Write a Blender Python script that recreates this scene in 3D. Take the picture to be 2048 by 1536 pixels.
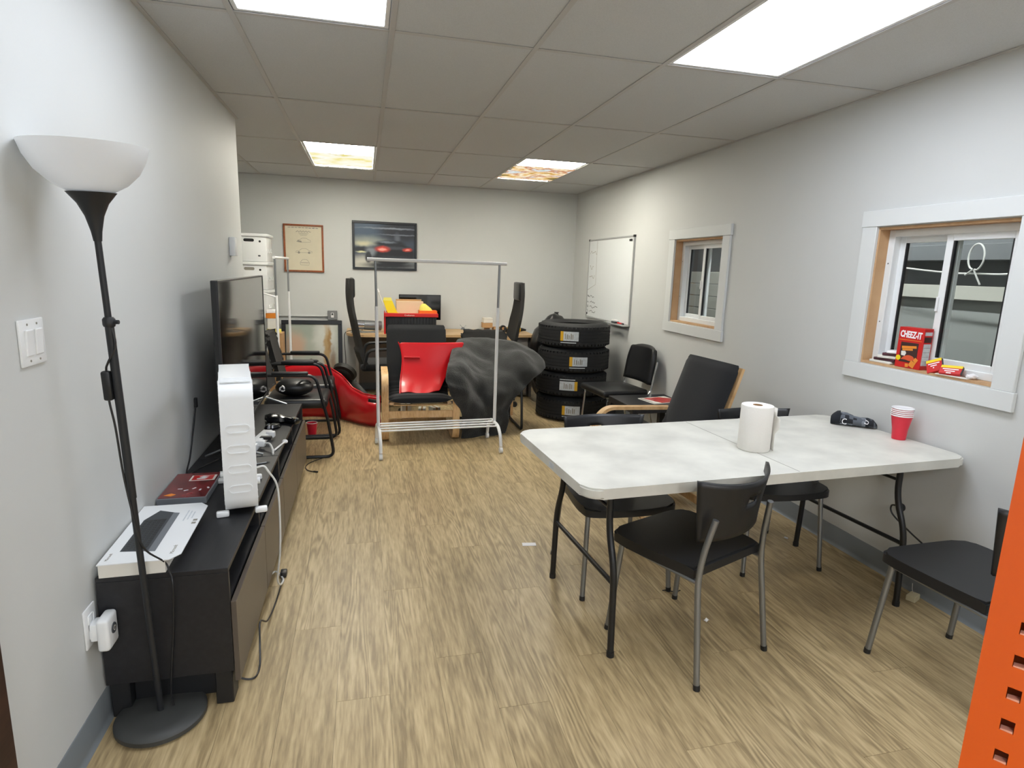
import bpy, bmesh, math, random
from mathutils import Vector, Matrix, Euler, noise
random.seed(7)
PI = math.pi
for o in list(bpy.data.objects): bpy.data.objects.remove(o)
scene = bpy.context.scene
C = scene.collection

# ---------------------------------------------------------------- camera
XR, YF, XL, ZC = 3.0655, 4.5898, -0.3461, 2.4209      # right wall, back wall, left wall, ceiling
YB, XA, YC = -5.6, -1.75, 1.90                         # wall behind the camera, alcove wall, end of left wall
TW, TL = 0.61, 1.2529                                  # ceiling tile module
cam_d = bpy.data.cameras.new('camera'); cam = bpy.data.objects.new('camera', cam_d); C.objects.link(cam)
yaw, pitch, roll = .2440, .1887, .0321
cy_, sy_, cp_, sp_ = math.cos(yaw), math.sin(yaw), math.cos(pitch), math.sin(pitch)
Fv = Vector((sy_*cp_, cy_*cp_, -sp_)); Rv0 = Vector((cy_, -sy_, 0)); Uv0 = Rv0.cross(Fv)
Rv = Rv0*math.cos(roll)+Uv0*math.sin(roll); Uv = -Rv0*math.sin(roll)+Uv0*math.cos(roll)
Mx = Matrix((Rv, Uv, -Fv)).transposed().to_4x4(); Mx.translation = Vector((.4868, -2.7188, 1.4798))
cam.matrix_world = Mx
cam_d.sensor_width = 36; cam_d.sensor_fit = 'HORIZONTAL'; cam_d.lens = 1194.55/2048*36
cam_d.clip_start = .05
scene.camera = cam
# ---------------------------------------------------------------- world, exposure
w = bpy.data.worlds.new('world'); scene.world = w; w.use_nodes = True
w.node_tree.nodes['Background'].inputs[0].default_value = (.9, .95, 1, 1)
w.node_tree.nodes['Background'].inputs[1].default_value = .02
vs = scene.view_settings
vs.view_transform = 'Standard'; vs.look = 'None'; vs.gamma = 1; vs.use_curve_mapping = False
vs.exposure = 0.75
LIGHT_NEAR_L, LIGHT_NEAR_R, LIGHT_FAR, LIGHT_REAR = 5.2, 8.0, 30.0, 20.0   # strength of the ceiling panels

# ---------------------------------------------------------------- materials
def lin(h):
    if isinstance(h, str):
        h = h.lstrip('#'); v = [int(h[i:i+2], 16)/255 for i in (0, 2, 4)]
    else: v = [c/255 for c in h]
    return tuple(c/12.92 if c <= .04045 else ((c+.055)/1.055)**2.4 for c in v)+(1,)
def mat(name, col, rough=.5, metal=0, bump=None, var=None, coat=0, spec=.5, emit=None, sheen=0, coords='Object'):
    m = bpy.data.materials.new(name); m.use_nodes = True
    nt = m.node_tree; b = nt.nodes['Principled BSDF']
    c = lin(col)
    b.inputs['Base Color'].default_value = c; b.inputs['Roughness'].default_value = rough
    b.inputs['Metallic'].default_value = metal; b.inputs['Specular IOR Level'].default_value = spec
    b.inputs['Coat Weight'].default_value = coat; b.inputs['Coat Roughness'].default_value = .08
    b.inputs['Sheen Weight'].default_value = sheen
    if emit:
        b.inputs['Emission Color'].default_value = lin(emit[0]); b.inputs['Emission Strength'].default_value = emit[1]
    if bump or var:
        tc = nt.nodes.new('ShaderNodeTexCoord')
    if bump:
        n = nt.nodes.new('ShaderNodeTexNoise'); n.inputs['Scale'].default_value = bump[0]; n.inputs['Detail'].default_value = 3
        nt.links.new(tc.outputs[coords], n.inputs['Vector'])
        bp = nt.nodes.new('ShaderNodeBump'); bp.inputs['Strength'].default_value = bump[1]; bp.inputs['Distance'].default_value = bump[2] if len(bump) > 2 else .002
        nt.links.new(n.outputs['Fac'], bp.inputs['Height']); nt.links.new(bp.outputs['Normal'], b.inputs['Normal'])
    if var:
        n2 = nt.nodes.new('ShaderNodeTexNoise'); n2.inputs['Scale'].default_value = var[0]; n2.inputs['Detail'].default_value = 4
        nt.links.new(tc.outputs[coords], n2.inputs['Vector'])
        r = nt.nodes.new('ShaderNodeValToRGB')
        r.color_ramp.elements[0].position = .3; r.color_ramp.elements[1].position = .7
        a = var[1]
        r.color_ramp.elements[0].color = tuple(x*(1-a) for x in c[:3])+(1,)
        r.color_ramp.elements[1].color = tuple(min(1, x*(1+a)) for x in c[:3])+(1,)
        nt.links.new(n2.outputs['Fac'], r.inputs['Fac']); nt.links.new(r.outputs['Color'], b.inputs['Base Color'])
    return m
def wood(name, c0, c1, c2, rough=.5, scale=(9, .8, 9), per_object=False, bump=.15):
    m = bpy.data.materials.new(name); m.use_nodes = True
    nt = m.node_tree; b = nt.nodes['Principled BSDF']; b.inputs['Roughness'].default_value = rough
    L = nt.links.new
    tc = nt.nodes.new('ShaderNodeTexCoord'); mp = nt.nodes.new('ShaderNodeMapping'); mp.inputs['Scale'].default_value = scale
    L(tc.outputs['Object'], mp.inputs['Vector']); vec = mp.outputs['Vector']
    if per_object:
        oi = nt.nodes.new('ShaderNodeObjectInfo'); mul = nt.nodes.new('ShaderNodeMath'); mul.operation = 'MULTIPLY'; mul.inputs[1].default_value = 173.0
        L(oi.outputs['Random'], mul.inputs[0])
        ad = nt.nodes.new('ShaderNodeVectorMath'); ad.operation = 'ADD'
        cmb = nt.nodes.new('ShaderNodeCombineXYZ')
        for i in range(3): L(mul.outputs[0], cmb.inputs[i])
        L(vec, ad.inputs[0]); L(cmb.outputs[0], ad.inputs[1]); vec = ad.outputs[0]
    n1 = nt.nodes.new('ShaderNodeTexNoise'); n1.inputs['Scale'].default_value = 1.0; n1.inputs['Detail'].default_value = 6; n1.inputs['Distortion'].default_value = 1.2
    L(vec, n1.inputs['Vector'])
    n2 = nt.nodes.new('ShaderNodeTexNoise'); n2.inputs['Scale'].default_value = 6.5; n2.inputs['Detail'].default_value = 5
    L(vec, n2.inputs['Vector'])
    mx = nt.nodes.new('ShaderNodeMath'); mx.operation = 'MULTIPLY_ADD'; mx.inputs[1].default_value = .5
    sc = nt.nodes.new('ShaderNodeMath'); sc.operation = 'MULTIPLY'; sc.inputs[1].default_value = .5
    L(n2.outputs['Fac'], sc.inputs[0]); L(n1.outputs['Fac'], mx.inputs[0]); L(sc.outputs[0], mx.inputs[2])
    fac = mx.outputs[0]
    if per_object:
        a2 = nt.nodes.new('ShaderNodeMath'); a2.operation = 'MULTIPLY_ADD'; a2.inputs[1].default_value = .06
        L(oi.outputs['Random'], a2.inputs[0]); L(fac, a2.inputs[2])
        a3 = nt.nodes.new('ShaderNodeMath'); a3.operation = 'SUBTRACT'; a3.inputs[1].default_value = .03; L(a2.outputs[0], a3.inputs[0]); fac = a3.outputs[0]
    if per_object:                      # cathedral figure: contour lines of a slow noise, showing only in places
        n3 = nt.nodes.new('ShaderNodeTexNoise'); n3.inputs['Scale'].default_value = .62; n3.inputs['Detail'].default_value = 1.5; L(vec, n3.inputs['Vector'])
        k1 = nt.nodes.new('ShaderNodeMath'); k1.operation = 'MULTIPLY'; k1.inputs[1].default_value = 95.0; L(n3.outputs['Fac'], k1.inputs[0])
        k2 = nt.nodes.new('ShaderNodeMath'); k2.operation = 'SINE'; L(k1.outputs[0], k2.inputs[0])
        n4 = nt.nodes.new('ShaderNodeTexNoise'); n4.inputs['Scale'].default_value = .45; n4.inputs['Detail'].default_value = 1; L(vec, n4.inputs['Vector'])
        k3 = nt.nodes.new('ShaderNodeMapRange'); k3.inputs['From Min'].default_value = .46; k3.inputs['From Max'].default_value = .64; k3.inputs['To Min'].default_value = .0; k3.inputs['To Max'].default_value = .085; L(n4.outputs['Fac'], k3.inputs['Value'])
        k4 = nt.nodes.new('ShaderNodeMath'); k4.operation = 'MULTIPLY_ADD'; L(k2.outputs[0], k4.inputs[0]); L(k3.outputs['Result'], k4.inputs[1]); L(fac, k4.inputs[2]); fac = k4.outputs[0]
    r = nt.nodes.new('ShaderNodeValToRGB'); e = r.color_ramp.elements
    e[0].position = .36; e[0].color = lin(c0); e[1].position = .66; e[1].color = lin(c2)
    k = e.new(.5); k.color = lin(c1)
    L(fac, r.inputs['Fac']); L(r.outputs['Color'], b.inputs['Base Color'])
    bp = nt.nodes.new('ShaderNodeBump'); bp.inputs['Strength'].default_value = bump; bp.inputs['Distance'].default_value = .001
    L(n2.outputs['Fac'], bp.inputs['Height']); L(bp.outputs['Normal'], b.inputs['Normal'])
    return m
def emitter(name, col, strength, blotch=None):
    m = bpy.data.materials.new(name); m.use_nodes = True; nt = m.node_tree
    for n in list(nt.nodes): nt.nodes.remove(n)
    out = nt.nodes.new('ShaderNodeOutputMaterial'); e = nt.nodes.new('ShaderNodeEmission')
    e.inputs[0].default_value = lin(col); e.inputs[1].default_value = strength
    if blotch:
        tc = nt.nodes.new('ShaderNodeTexCoord'); n = nt.nodes.new('ShaderNodeTexNoise'); n.inputs['Scale'].default_value = blotch[0]; n.inputs['Detail'].default_value = 4
        nt.links.new(tc.outputs['Object'], n.inputs['Vector'])
        r = nt.nodes.new('ShaderNodeValToRGB'); el = r.color_ramp.elements
        cols = blotch[1]; el[0].position = .35; el[0].color = lin(cols[0]); el[1].position = .68; el[1].color = lin(cols[-1])
        for i, c in enumerate(cols[1:-1]): k = el.new(.35+.33*(i+1)/(len(cols)-1)); k.color = lin(c)
        nt.links.new(n.outputs['Fac'], r.inputs['Fac']); nt.links.new(r.outputs['Color'], e.inputs[0])
    nt.links.new(e.outputs[0], out.inputs[0]); return m
def glass_mat(name, tint, refl=.08):
    m = bpy.data.materials.new(name); m.use_nodes = True; nt = m.node_tree
    for n in list(nt.nodes): nt.nodes.remove(n)
    out = nt.nodes.new('ShaderNodeOutputMaterial'); mix = nt.nodes.new('ShaderNodeMixShader')
    t = nt.nodes.new('ShaderNodeBsdfTransparent'); t.inputs[0].default_value = lin(tint)
    g = nt.nodes.new('ShaderNodeBsdfGlossy'); g.inputs['Roughness'].default_value = .03
    f = nt.nodes.new('ShaderNodeFresnel'); f.inputs[0].default_value = 1.45
    gm = nt.nodes.new('ShaderNodeNewGeometry'); inv = nt.nodes.new('ShaderNodeMath'); inv.operation = 'SUBTRACT'; inv.inputs[0].default_value = 1.0; nt.links.new(gm.outputs['Backfacing'], inv.inputs[1])
    mu = nt.nodes.new('ShaderNodeMath'); mu.operation = 'MULTIPLY'; nt.links.new(f.outputs[0], mu.inputs[0]); nt.links.new(inv.outputs[0], mu.inputs[1]); nt.links.new(mu.outputs[0], mix.inputs[0]); nt.links.new(t.outputs[0], mix.inputs[1]); nt.links.new(g.outputs[0], mix.inputs[2])
    nt.links.new(mix.outputs[0], out.inputs[0]); return m
def frosted(name, col):
    m = bpy.data.materials.new(name); m.use_nodes = True; nt = m.node_tree; b = nt.nodes['Principled BSDF']
    b.inputs['Base Color'].default_value = lin(col); b.inputs['Roughness'].default_value = .3
    t = nt.nodes.new('ShaderNodeBsdfTranslucent'); t.inputs[0].default_value = lin(col)
    mx = nt.nodes.new('ShaderNodeMixShader'); mx.inputs[0].default_value = .38
    nt.links.new(b.outputs[0], mx.inputs[1]); nt.links.new(t.outputs[0], mx.inputs[2]); nt.links.new(mx.outputs[0], nt.nodes['Material Output'].inputs[0]); return m
def checker_mat(name, cols, scale, rough=.9):
    m = bpy.data.materials.new(name); m.use_nodes = True; nt = m.node_tree; b = nt.nodes['Principled BSDF']; b.inputs['Roughness'].default_value = rough
    tc = nt.nodes.new('ShaderNodeTexCoord'); v = nt.nodes.new('ShaderNodeTexVoronoi'); v.distance = 'CHEBYCHEV'; v.inputs['Scale'].default_value = scale; v.inputs['Randomness'].default_value = .35
    r = nt.nodes.new('ShaderNodeValToRGB'); r.color_ramp.interpolation = 'CONSTANT'; el = r.color_ramp.elements
    el[0].color = lin(cols[0]); el[1].position = .35; el[1].color = lin(cols[1])
    k = el.new(.7); k.color = lin(cols[2])
    nt.links.new(tc.outputs['Object'], v.inputs['Vector']); nt.links.new(v.outputs['Color'], r.inputs['Fac']); nt.links.new(r.outputs['Color'], b.inputs['Base Color']); return m

def spots_mat(name, base, spots, wob=(9, .03), rough=.4):
    """flat painted print: soft colour patches (x, z, rx, rz, colour, softness) in the object's XZ plane"""
    m = bpy.data.materials.new(name); m.use_nodes = True; nt = m.node_tree; b = nt.nodes['Principled BSDF']; b.inputs['Roughness'].default_value = rough
    L = nt.links.new; N = nt.nodes.new
    tc = N('ShaderNodeTexCoord'); n = N('ShaderNodeTexNoise'); n.inputs['Scale'].default_value = wob[0]; n.inputs['Detail'].default_value = 5; L(tc.outputs['Object'], n.inputs['Vector'])
    su = N('ShaderNodeVectorMath'); su.operation = 'SUBTRACT'; su.inputs[1].default_value = (.5, .5, .5); L(n.outputs['Color'], su.inputs[0])
    sc = N('ShaderNodeVectorMath'); sc.operation = 'SCALE'; sc.inputs['Scale'].default_value = wob[1]*2; L(su.outputs[0], sc.inputs[0])
    ad = N('ShaderNodeVectorMath'); ad.operation = 'ADD'; L(tc.outputs['Object'], ad.inputs[0]); L(sc.outputs[0], ad.inputs[1])
    col = None
    for x, z, rx, rz, c, soft in spots:
        s1 = N('ShaderNodeVectorMath'); s1.operation = 'SUBTRACT'; s1.inputs[1].default_value = (x, 0, z); L(ad.outputs[0], s1.inputs[0])
        s2_ = N('ShaderNodeVectorMath'); s2_.operation = 'MULTIPLY'; s2_.inputs[1].default_value = (1/rx, 0, 1/rz); L(s1.outputs[0], s2_.inputs[0])
        ln = N('ShaderNodeVectorMath'); ln.operation = 'LENGTH'; L(s2_.outputs[0], ln.inputs[0])
        mr = N('ShaderNodeMapRange'); mr.interpolation_type = 'SMOOTHSTEP'; mr.inputs['From Min'].default_value = 1+soft; mr.inputs['From Max'].default_value = 1-soft
        mr.inputs['To Min'].default_value = 0; mr.inputs['To Max'].default_value = 1; L(ln.outputs['Value'], mr.inputs['Value'])
        mx = N('ShaderNodeMix'); mx.data_type = 'RGBA'; L(mr.outputs['Result'], mx.inputs['Factor'])
        if col is None: mx.inputs[6].default_value = lin(base)
        else: L(col, mx.inputs[6])
        mx.inputs[7].default_value = lin(c); col = mx.outputs[2]
    L(col, b.inputs['Base Color']); return m

MT = dict(
 wall=mat('wall paint', '#c9cbc9', .62, bump=(260, .12, .001), var=(1.3, .02)),
 tile=mat('ceiling tile', '#c6c8c9', .95, bump=(420, .5, .002), var=(300, .06)),
 tee=mat('ceiling tee', '#b9b8b6', .5),
 base=mat('vinyl base', '#74797c', .5, bump=(40, .05)),
 plank=wood('vinyl plank', '#8b7857', '#ab966f', '#c3ae85', .42, (3.2, 1.9, 1), True, .10),
 subfloor=mat('subfloor', '#4a3f34', .9),
 casing=mat('white casing paint', '#d3d6d5', .45, bump=(60, .04)),
 vinyl=mat('window vinyl', '#dfe2e2', .35),
 mdf=wood('jamb board', '#b08a63', '#bf9a72', '#c8a67e', .7, (4, 1, 1)),
 glass=glass_mat('window glass', '#eef1f0'),
 white=mat('white plastic', '#e4e6e6', .4),
 whitepaint=mat('white powder coat', '#e3e4e4', .35),
 chrome=mat('chrome', '#b9bcbe', .22, 1),
 steel=mat('grey steel tube', '#8f9294', .38, .85),
 galv=mat('galvanised box', '#8a8c8c', .45, .6),
 black=mat('black plastic', '#1a1b1d', .42),
 blacktube=mat('black tube', '#17181a', .38),
 blackfab=mat('black fabric', '#131416', .95, bump=(500, .5, .002), sheen=.15),
 blackvinyl=mat('black vinyl', '#17181a', .38, bump=(90, .06)),
 mesh=mat('dark mesh fabric', '#2a2927', .85, bump=(700, .6, .002)),
 lampblack=mat('lamp black', '#1d1f22', .45),
 lampbase=mat('lamp base', '#3b3c3a', .5, var=(9, .06)),
 shade=frosted('frosted lamp bowl', '#f1f2f2'),
 bench=wood('black brown bench', '#161619', '#1c1c1f', '#232326', .45, (8, .8, 8)),
 benchdark=mat('bench inside', '#121214', .6),
 benchfront=mat('bench front', '#574e45', .35, var=(3, .04)),
 screen=mat('tv screen', '#0b0c0d', .06, spec=.9, coat=.4),
 bezel=mat('tv bezel', '#111213', .3),
 beech=wood('bentwood birch', '#c49d6d', '#d3ae7f', '#dcbb8f', .42, (2, 14, 14), bump=.05),
 pwood=wood('birch edge', '#b98f5d', '#d0aa78', '#dab88b', .45, (12, 3, 3), bump=.05),
 cushion=mat('black cushion', '#15171a', .95, bump=(320, .45, .003), sheen=.1),
 red=mat('red car paint', '#c40c19', .34, coat=.15),
 reddark=mat('red bumper paint', '#c0131f', .28, coat=.5),
 bumperin=mat('bumper inside', '#17150f', .6, var=(5, .3)),
 blanket=mat('black moving blanket', '#282928', .97, bump=(110, .9, .006), var=(9, .35), sheen=.2),
 tyre=mat('tyre rubber', '#161719', .72, bump=(200, .2, .002)),
 labelw=mat('label paper', '#c4cace', .5, var=(60, .12)),
 labely=mat('label yellow', '#d3a422', .5),
 ink=mat('dark ink', '#3c4044', .6),
 inkl=mat('light ink', '#8e8a80', .7),
 board=mat('whiteboard face', '#dfe3e4', .18, spec=.6),
 alu=mat('aluminium', '#aeb0b0', .4, .35),
 tabletop=mat('white moulded table top', '#cdccc3', .5, bump=(250, .15, .001), var=(5.5, .13)),
 towel=mat('paper towel', '#e6e3dc', .95, bump=(140, .4, .002)),
 cardboard=mat('cardboard', '#b18c62', .85, var=(6, .05)),
 paper=mat('paper', '#dedbd2', .8),
 cupred=mat('red cup', '#d2263b', .3),
 cupwhite=mat('cup white', '#ecebec', .3),
 sock=checker_mat('checker knit', ('#23262b', '#5b6068', '#7d828a'), 55),
 sockdark=mat('dark knit', '#1c2026', .95, bump=(300, .5)),
 cheez=mat('cracker box red', '#c4211f', .4),
 orange=mat('orange', '#e58a2c', .5),
 cracker=mat('cracker orange', '#e08a33', .5),
 brown=mat('dark brown print', '#3b2320', .5),
 yellow=mat('yellow', '#e9cf1d', .5),
 lemon=mat('lemon cloth', '#e8dc6c', .9, bump=(60, .4, .004)),
 framebrown=wood('brown frame', '#7a3d18', '#8d4a20', '#9a5527', .45, (8, 1, 8)),
 frameblack=mat('black frame', '#1c1f24', .35),
 cream=mat('poster cream', '#cfc7b0', .7, var=(4, .05)),
 orangepaint=mat('orange rack paint', '#d8570c', .38, bump=(90, .04)),
 doorbrown=wood('dark brown door trim', '#2d1b13', '#3a241a', '#442b20', .5, (8, 1, 8)),
 deskwood=wood('desk laminate', '#b59468', '#c3a377', '#cdb087', .45, (.9, 9, 9)),
 deskgrey=mat('desk grey', '#8a8580', .6),
 outside=mat('block wall grey', '#9c9f9d', .85, bump=(30, .2)),
 outdark=mat('dark metal wall', '#6b6e70', .8),
 siding=mat('siding white', '#c4c3b9', .6),
 cable=mat('white cable', '#dadad6', .4),
 bag=mat('black bin bag', '#141416', .28),
 device=mat('black device', '#101114', .18, coat=.3),
 greyplate=mat('grey plate', '#6d7176', .5),
)
# ---------------------------------------------------------------- builders
def B(): return bmesh.new()
def obj(name, bm, m, parent=None, sm=0, loc=None, rot=None, solid=0, sub=0):
    bmesh.ops.recalc_face_normals(bm, faces=bm.faces)
    me = bpy.data.meshes.new(name); bm.to_mesh(me); bm.free()
    ms = m if isinstance(m, (list, tuple)) else [m]
    for x in ms: me.materials.append(MT[x] if isinstance(x, str) else x)
    if sm:
        for p in me.polygons: p.use_smooth = True
        me.set_sharp_from_angle(angle=math.radians(sm if sm > 1 else 38))
    o = bpy.data.objects.new(name, me); C.objects.link(o)
    if parent: o.parent = parent
    if loc: o.location = loc
    if rot: o.rotation_euler = rot
    if solid:
        md = o.modifiers.new('solid', 'SOLIDIFY'); md.thickness = solid; md.offset = 0
    if sub:
        md = o.modifiers.new('sub', 'SUBSURF'); md.levels = sub; md.render_levels = sub
    return o
def tag(o, label, cat, group=None):
    o['label'] = label; o['category'] = cat
    if group: o['group'] = group
    return o
def thing(name, label, cat, loc=(0, 0, 0), rz=0, group=None):
    o = bpy.data.objects.new(name, None); C.objects.link(o); o.location = loc; o.rotation_euler = (0, 0, rz); o.empty_display_size = .05
    return tag(o, label, cat, group)
def struct(o): o['kind'] = 'structure'; return o
def box(bm, c, s, r=0, seg=2, R=None):
    g = bmesh.ops.create_cube(bm, size=1); vs_ = g['verts']
    Mt = Matrix.Translation(Vector(c)) @ ((R if R is not None else Matrix()).to_4x4()) @ Matrix.Diagonal((s[0], s[1], s[2], 1))
    bmesh.ops.transform(bm, matrix=Mt, verts=vs_)
    if r:
        es = list(set(e for v in vs_ for e in v.link_edges))
        bmesh.ops.bevel(bm, geom=es, offset=r, segments=seg, affect='EDGES', profile=.5)
    return bm
def bx(x0, x1, y0, y1, z0, z1, r=0, seg=2): return box(B(), ((x0+x1)/2, (y0+y1)/2, (z0+z1)/2), (x1-x0, y1-y0, z1-z0), r, seg)
def addbx(bm, x0, x1, y0, y1, z0, z1, r=0, seg=2): return box(bm, ((x0+x1)/2, (y0+y1)/2, (z0+z1)/2), (x1-x0, y1-y0, z1-z0), r, seg)
def fillet(pts, r, n=5):
    pts = [Vector(p) for p in pts]; out = [pts[0]]
    for i in range(1, len(pts)-1):
        a, b, c = pts[i-1], pts[i], pts[i+1]; u = (a-b); v = (c-b)
        rr = min(r, u.length*.49, v.length*.49); p0 = b+u.normalized()*rr; p1 = b+v.normalized()*rr
        for k in range(n+1):
            t = k/n; out.append(p0*(1-t)**2+b*2*t*(1-t)+p1*t*t)
    out.append(pts[-1]); return out
def spline(pts, k=6):
    pts = [Vector(p) for p in pts]; P = [pts[0]*2-pts[1]]+pts+[pts[-1]*2-pts[-2]]; out = []
    for i in range(1, len(P)-2):
        for j in range(k):
            t = j/k; a, b, c, d = P[i-1], P[i], P[i+1], P[i+2]
            out.append(.5*((2*b)+(c-a)*t+(2*a-5*b+4*c-d)*t*t+(3*b-3*c+d-a)*t**3))
    out.append(pts[-1]); return out
def tube(bm, pts, r, n=8, cap=True):
    pts = [Vector(p) for p in pts]; rs = r if isinstance(r, (list, tuple)) else [r]*len(pts); rings = []
    up = None
    for i, p in enumerate(pts):
        t = (pts[min(i+1, len(pts)-1)]-pts[max(i-1, 0)]).normalized()
        if up is None: up = Vector((0, 0, 1)) if abs(t.z) < .9 else Vector((1, 0, 0))
        s = t.cross(up)
        if s.length < 1e-6: s = t.cross(Vector((0, 1, 0)))
        s.normalize(); up = s.cross(t).normalized()
        rings.append([bm.verts.new(p+(s*math.cos(2*PI*k/n)+up*math.sin(2*PI*k/n))*rs[i]) for k in range(n)])
    for a, b in zip(rings, rings[1:]):
        for k in range(n): bm.faces.new((a[k], a[(k+1) % n], b[(k+1) % n], b[k]))
    if cap: bm.faces.new(rings[0]); bm.faces.new(rings[-1])
    return bm
def lathe(bm, prof, n=32, c=(0, 0, 0), R=None):
    c = Vector(c); R = R if R is not None else Matrix.Identity(3); rings = []
    for r, z in prof:
        rings.append([bm.verts.new(c+R @ Vector((r*math.cos(2*PI*k/n), r*math.sin(2*PI*k/n), z))) for k in range(n)] if r > 1e-6 else [bm.verts.new(c+R @ Vector((0, 0, z)))])
    for a, b in zip(rings, rings[1:]):
        for k in range(n):
            q = (k+1) % n
            if len(a) == 1 and len(b) == 1: continue
            if len(a) == 1: bm.faces.new((a[0], b[k], b[q]))
            elif len(b) == 1: bm.faces.new((a[k], a[q], b[0]))
            else: bm.faces.new((a[k], a[q], b[q], b[k]))
    return bm
XZ = lambda a, b, h: Vector((a, h, b))
XY = lambda a, b, h: Vector((a, b, h))
YZ = lambda a, b, h: Vector((h, a, b))
def prism(bm, poly, h0, h1, mp=XY):
    v0 = [bm.verts.new(mp(a, b, h0)) for a, b in poly]; v1 = [bm.verts.new(mp(a, b, h1)) for a, b in poly]; n = len(poly)
    bm.faces.new(v0); bm.faces.new(v1[::-1])
    for i in range(n): bm.faces.new((v0[i], v0[(i+1) % n], v1[(i+1) % n], v1[i]))
    return bm
def strip(bm, path, th, h0, h1, mp=YZ):
    """bent strip: path (a,b) thickened by th in its plane, from h0 to h1 across"""
    n = len(path); L = []; Rr = []
    for i, (a, b) in enumerate(path):
        p, q = path[max(i-1, 0)], path[min(i+1, n-1)]; dx, dy = q[0]-p[0], q[1]-p[1]; l = math.hypot(dx, dy) or 1; nx, ny = -dy/l*th/2, dx/l*th/2
        L.append((a+nx, b+ny)); Rr.append((a-nx, b-ny))
    V = [[bm.verts.new(mp(*pt, h)) for pt in s] for s in (L, Rr) for h in (h0, h1)]
    l0, l1, r0, r1 = V
    for i in range(n-1):
        bm.faces.new((l0[i], l0[i+1], l1[i+1], l1[i])); bm.faces.new((r0[i], r1[i], r1[i+1], r0[i+1]))
        bm.faces.new((l0[i], r0[i], r0[i+1], l0[i+1])); bm.faces.new((l1[i], l1[i+1], r1[i+1], r1[i]))
    bm.faces.new((l0[0], l1[0], r1[0], r0[0])); bm.faces.new((l0[-1], r0[-1], r1[-1], l1[-1]))
    return bm
def f2(pts, r, n=6): return [(p.x, p.y) for p in fillet([(a, b, 0) for a, b in pts], r, n)]
def s2(pts, k=6): return [(p.x, p.y) for p in spline([(a, b, 0) for a, b in pts], k)]
def sheet(bm, rows):
    V = [[bm.verts.new(Vector(p)) for p in r] for r in rows]
    for a, b in zip(V, V[1:]):
        for i in range(len(a)-1): bm.faces.new((a[i], a[i+1], b[i+1], b[i]))
    return bm
def rrect(w, h, r, n=5, cx=0, cy=0):
    out = []
    for (sx, sy, a0) in ((1, 1, 0), (-1, 1, 90), (-1, -1, 180), (1, -1, 270)):
        for k in range(n+1):
            a = math.radians(a0+90*k/n); out.append((cx+sx*(w/2-r)+r*math.cos(a), cy+sy*(h/2-r)+r*math.sin(a)))
    return out
def lettering(s, size, m, parent, M, ext=.0004, name='lettering', sx=1.0, bold=0.0):
    cu = bpy.data.curves.new(name, 'FONT'); cu.body = s; cu.size = size; cu.extrude = ext; cu.offset = bold; cu.align_x = 'CENTER'; cu.align_y = 'CENTER'; cu.resolution_u = 2
    t = bpy.data.objects.new(name, cu); C.objects.link(t)
    me = bpy.data.meshes.new_from_object(t.evaluated_get(bpy.context.evaluated_depsgraph_get()))
    bpy.data.objects.remove(t); bpy.data.curves.remove(cu)
    me.transform(Matrix.Diagonal((sx, 1, 1, 1))); me.materials.clear(); me.materials.append(MT[m] if isinstance(m, str) else m)
    o = bpy.data.objects.new(name, me); C.objects.link(o); o.parent = parent; o.matrix_local = M; return o
FRONT = Matrix.Rotation(PI/2, 4, 'X')        # text in the local XZ plane, facing -Y
def TM(x, y, z, rot=FRONT): return Matrix.Translation((x, y, z)) @ rot
def clone(o, parent=None):
    c = o.copy(); C.objects.link(c); c.parent = parent
    for ch in list(o.children): clone(ch, c)
    return c
def place(o, loc, rz, label=None):
    o.location = loc; o.rotation_euler = (0, 0, rz)
    if label: o['label'] = label
    return o
# ================================================================ the room
# floor: substrate with individual vinyl planks laid along the room
fl = struct(obj('floor', bx(XA-.1, XR+.1, YB-.1, YF+.1, -.06, -.0045), 'subfloor'))
PWd, PLn = .181, 1.22
pk = None; col = 0
x = XL-.006-7*PWd
while x < XR:
    y0 = YB-((col*.37) % 1)*PLn-random.random()*.2
    while y0 < YF:
        ya, yb, xa, xb = max(y0, YB), min(y0+PLn, YF), max(x, XA), min(x+PWd, XR)
        inside = xb > XL or yb > YC
        if xb <= XL+.01 and ya < YC: ya = YC
        if inside and yb-ya > .02 and xb-xa > .01:
            if pk is None:
                pb = B(); box(pb, (0, 0, 0), (1, 1, 1))
                pk = obj('plank', pb, 'plank', fl); pl = pk
            else:
                pl = pk.copy(); C.objects.link(pl); pl.parent = fl
            pl.location = ((xa+xb)/2, (ya+yb)/2, -.0022); pl.scale = (xb-xa-.0008, yb-ya-.0012, .0044)
        y0 += PLn
    x += PWd; col += 1

# walls
T = .13
struct(obj('wall_left', bx(XL-T, XL, YB, YC, 0, ZC), 'wall'))
struct(obj('wall_alcove', bx(XA-T, XA, YC-T, YF+T, 0, ZC), 'wall'))
struct(obj('wall_return', bx(XA, XL-T, YC-T, YC, 0, ZC), 'wall'))
struct(obj('wall_back', bx(XA, XR+T, YF, YF+T, 0, ZC), 'wall'))
struct(obj('wall_front', bx(XL-T, XR+T, YB-T, YB, 0, ZC), 'wall'))
W1 = (-.797, -.080, 1.055, 1.753); W2 = (1.300, 2.020, 1.086, 1.772)      # window openings y0,y1,z0,z1
wr = B()
for ya, yb in ((YB, W1[0]), (W1[1], W2[0]), (W2[1], YF)): addbx(wr, XR, XR+T, ya, yb, 0, ZC)
for W in (W1, W2):
    addbx(wr, XR, XR+T, W[0], W[1], 0, W[2]); addbx(wr, XR, XR+T, W[0], W[1], W[3], ZC)
struct(obj('wall_right', wr, 'wall'))
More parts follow.
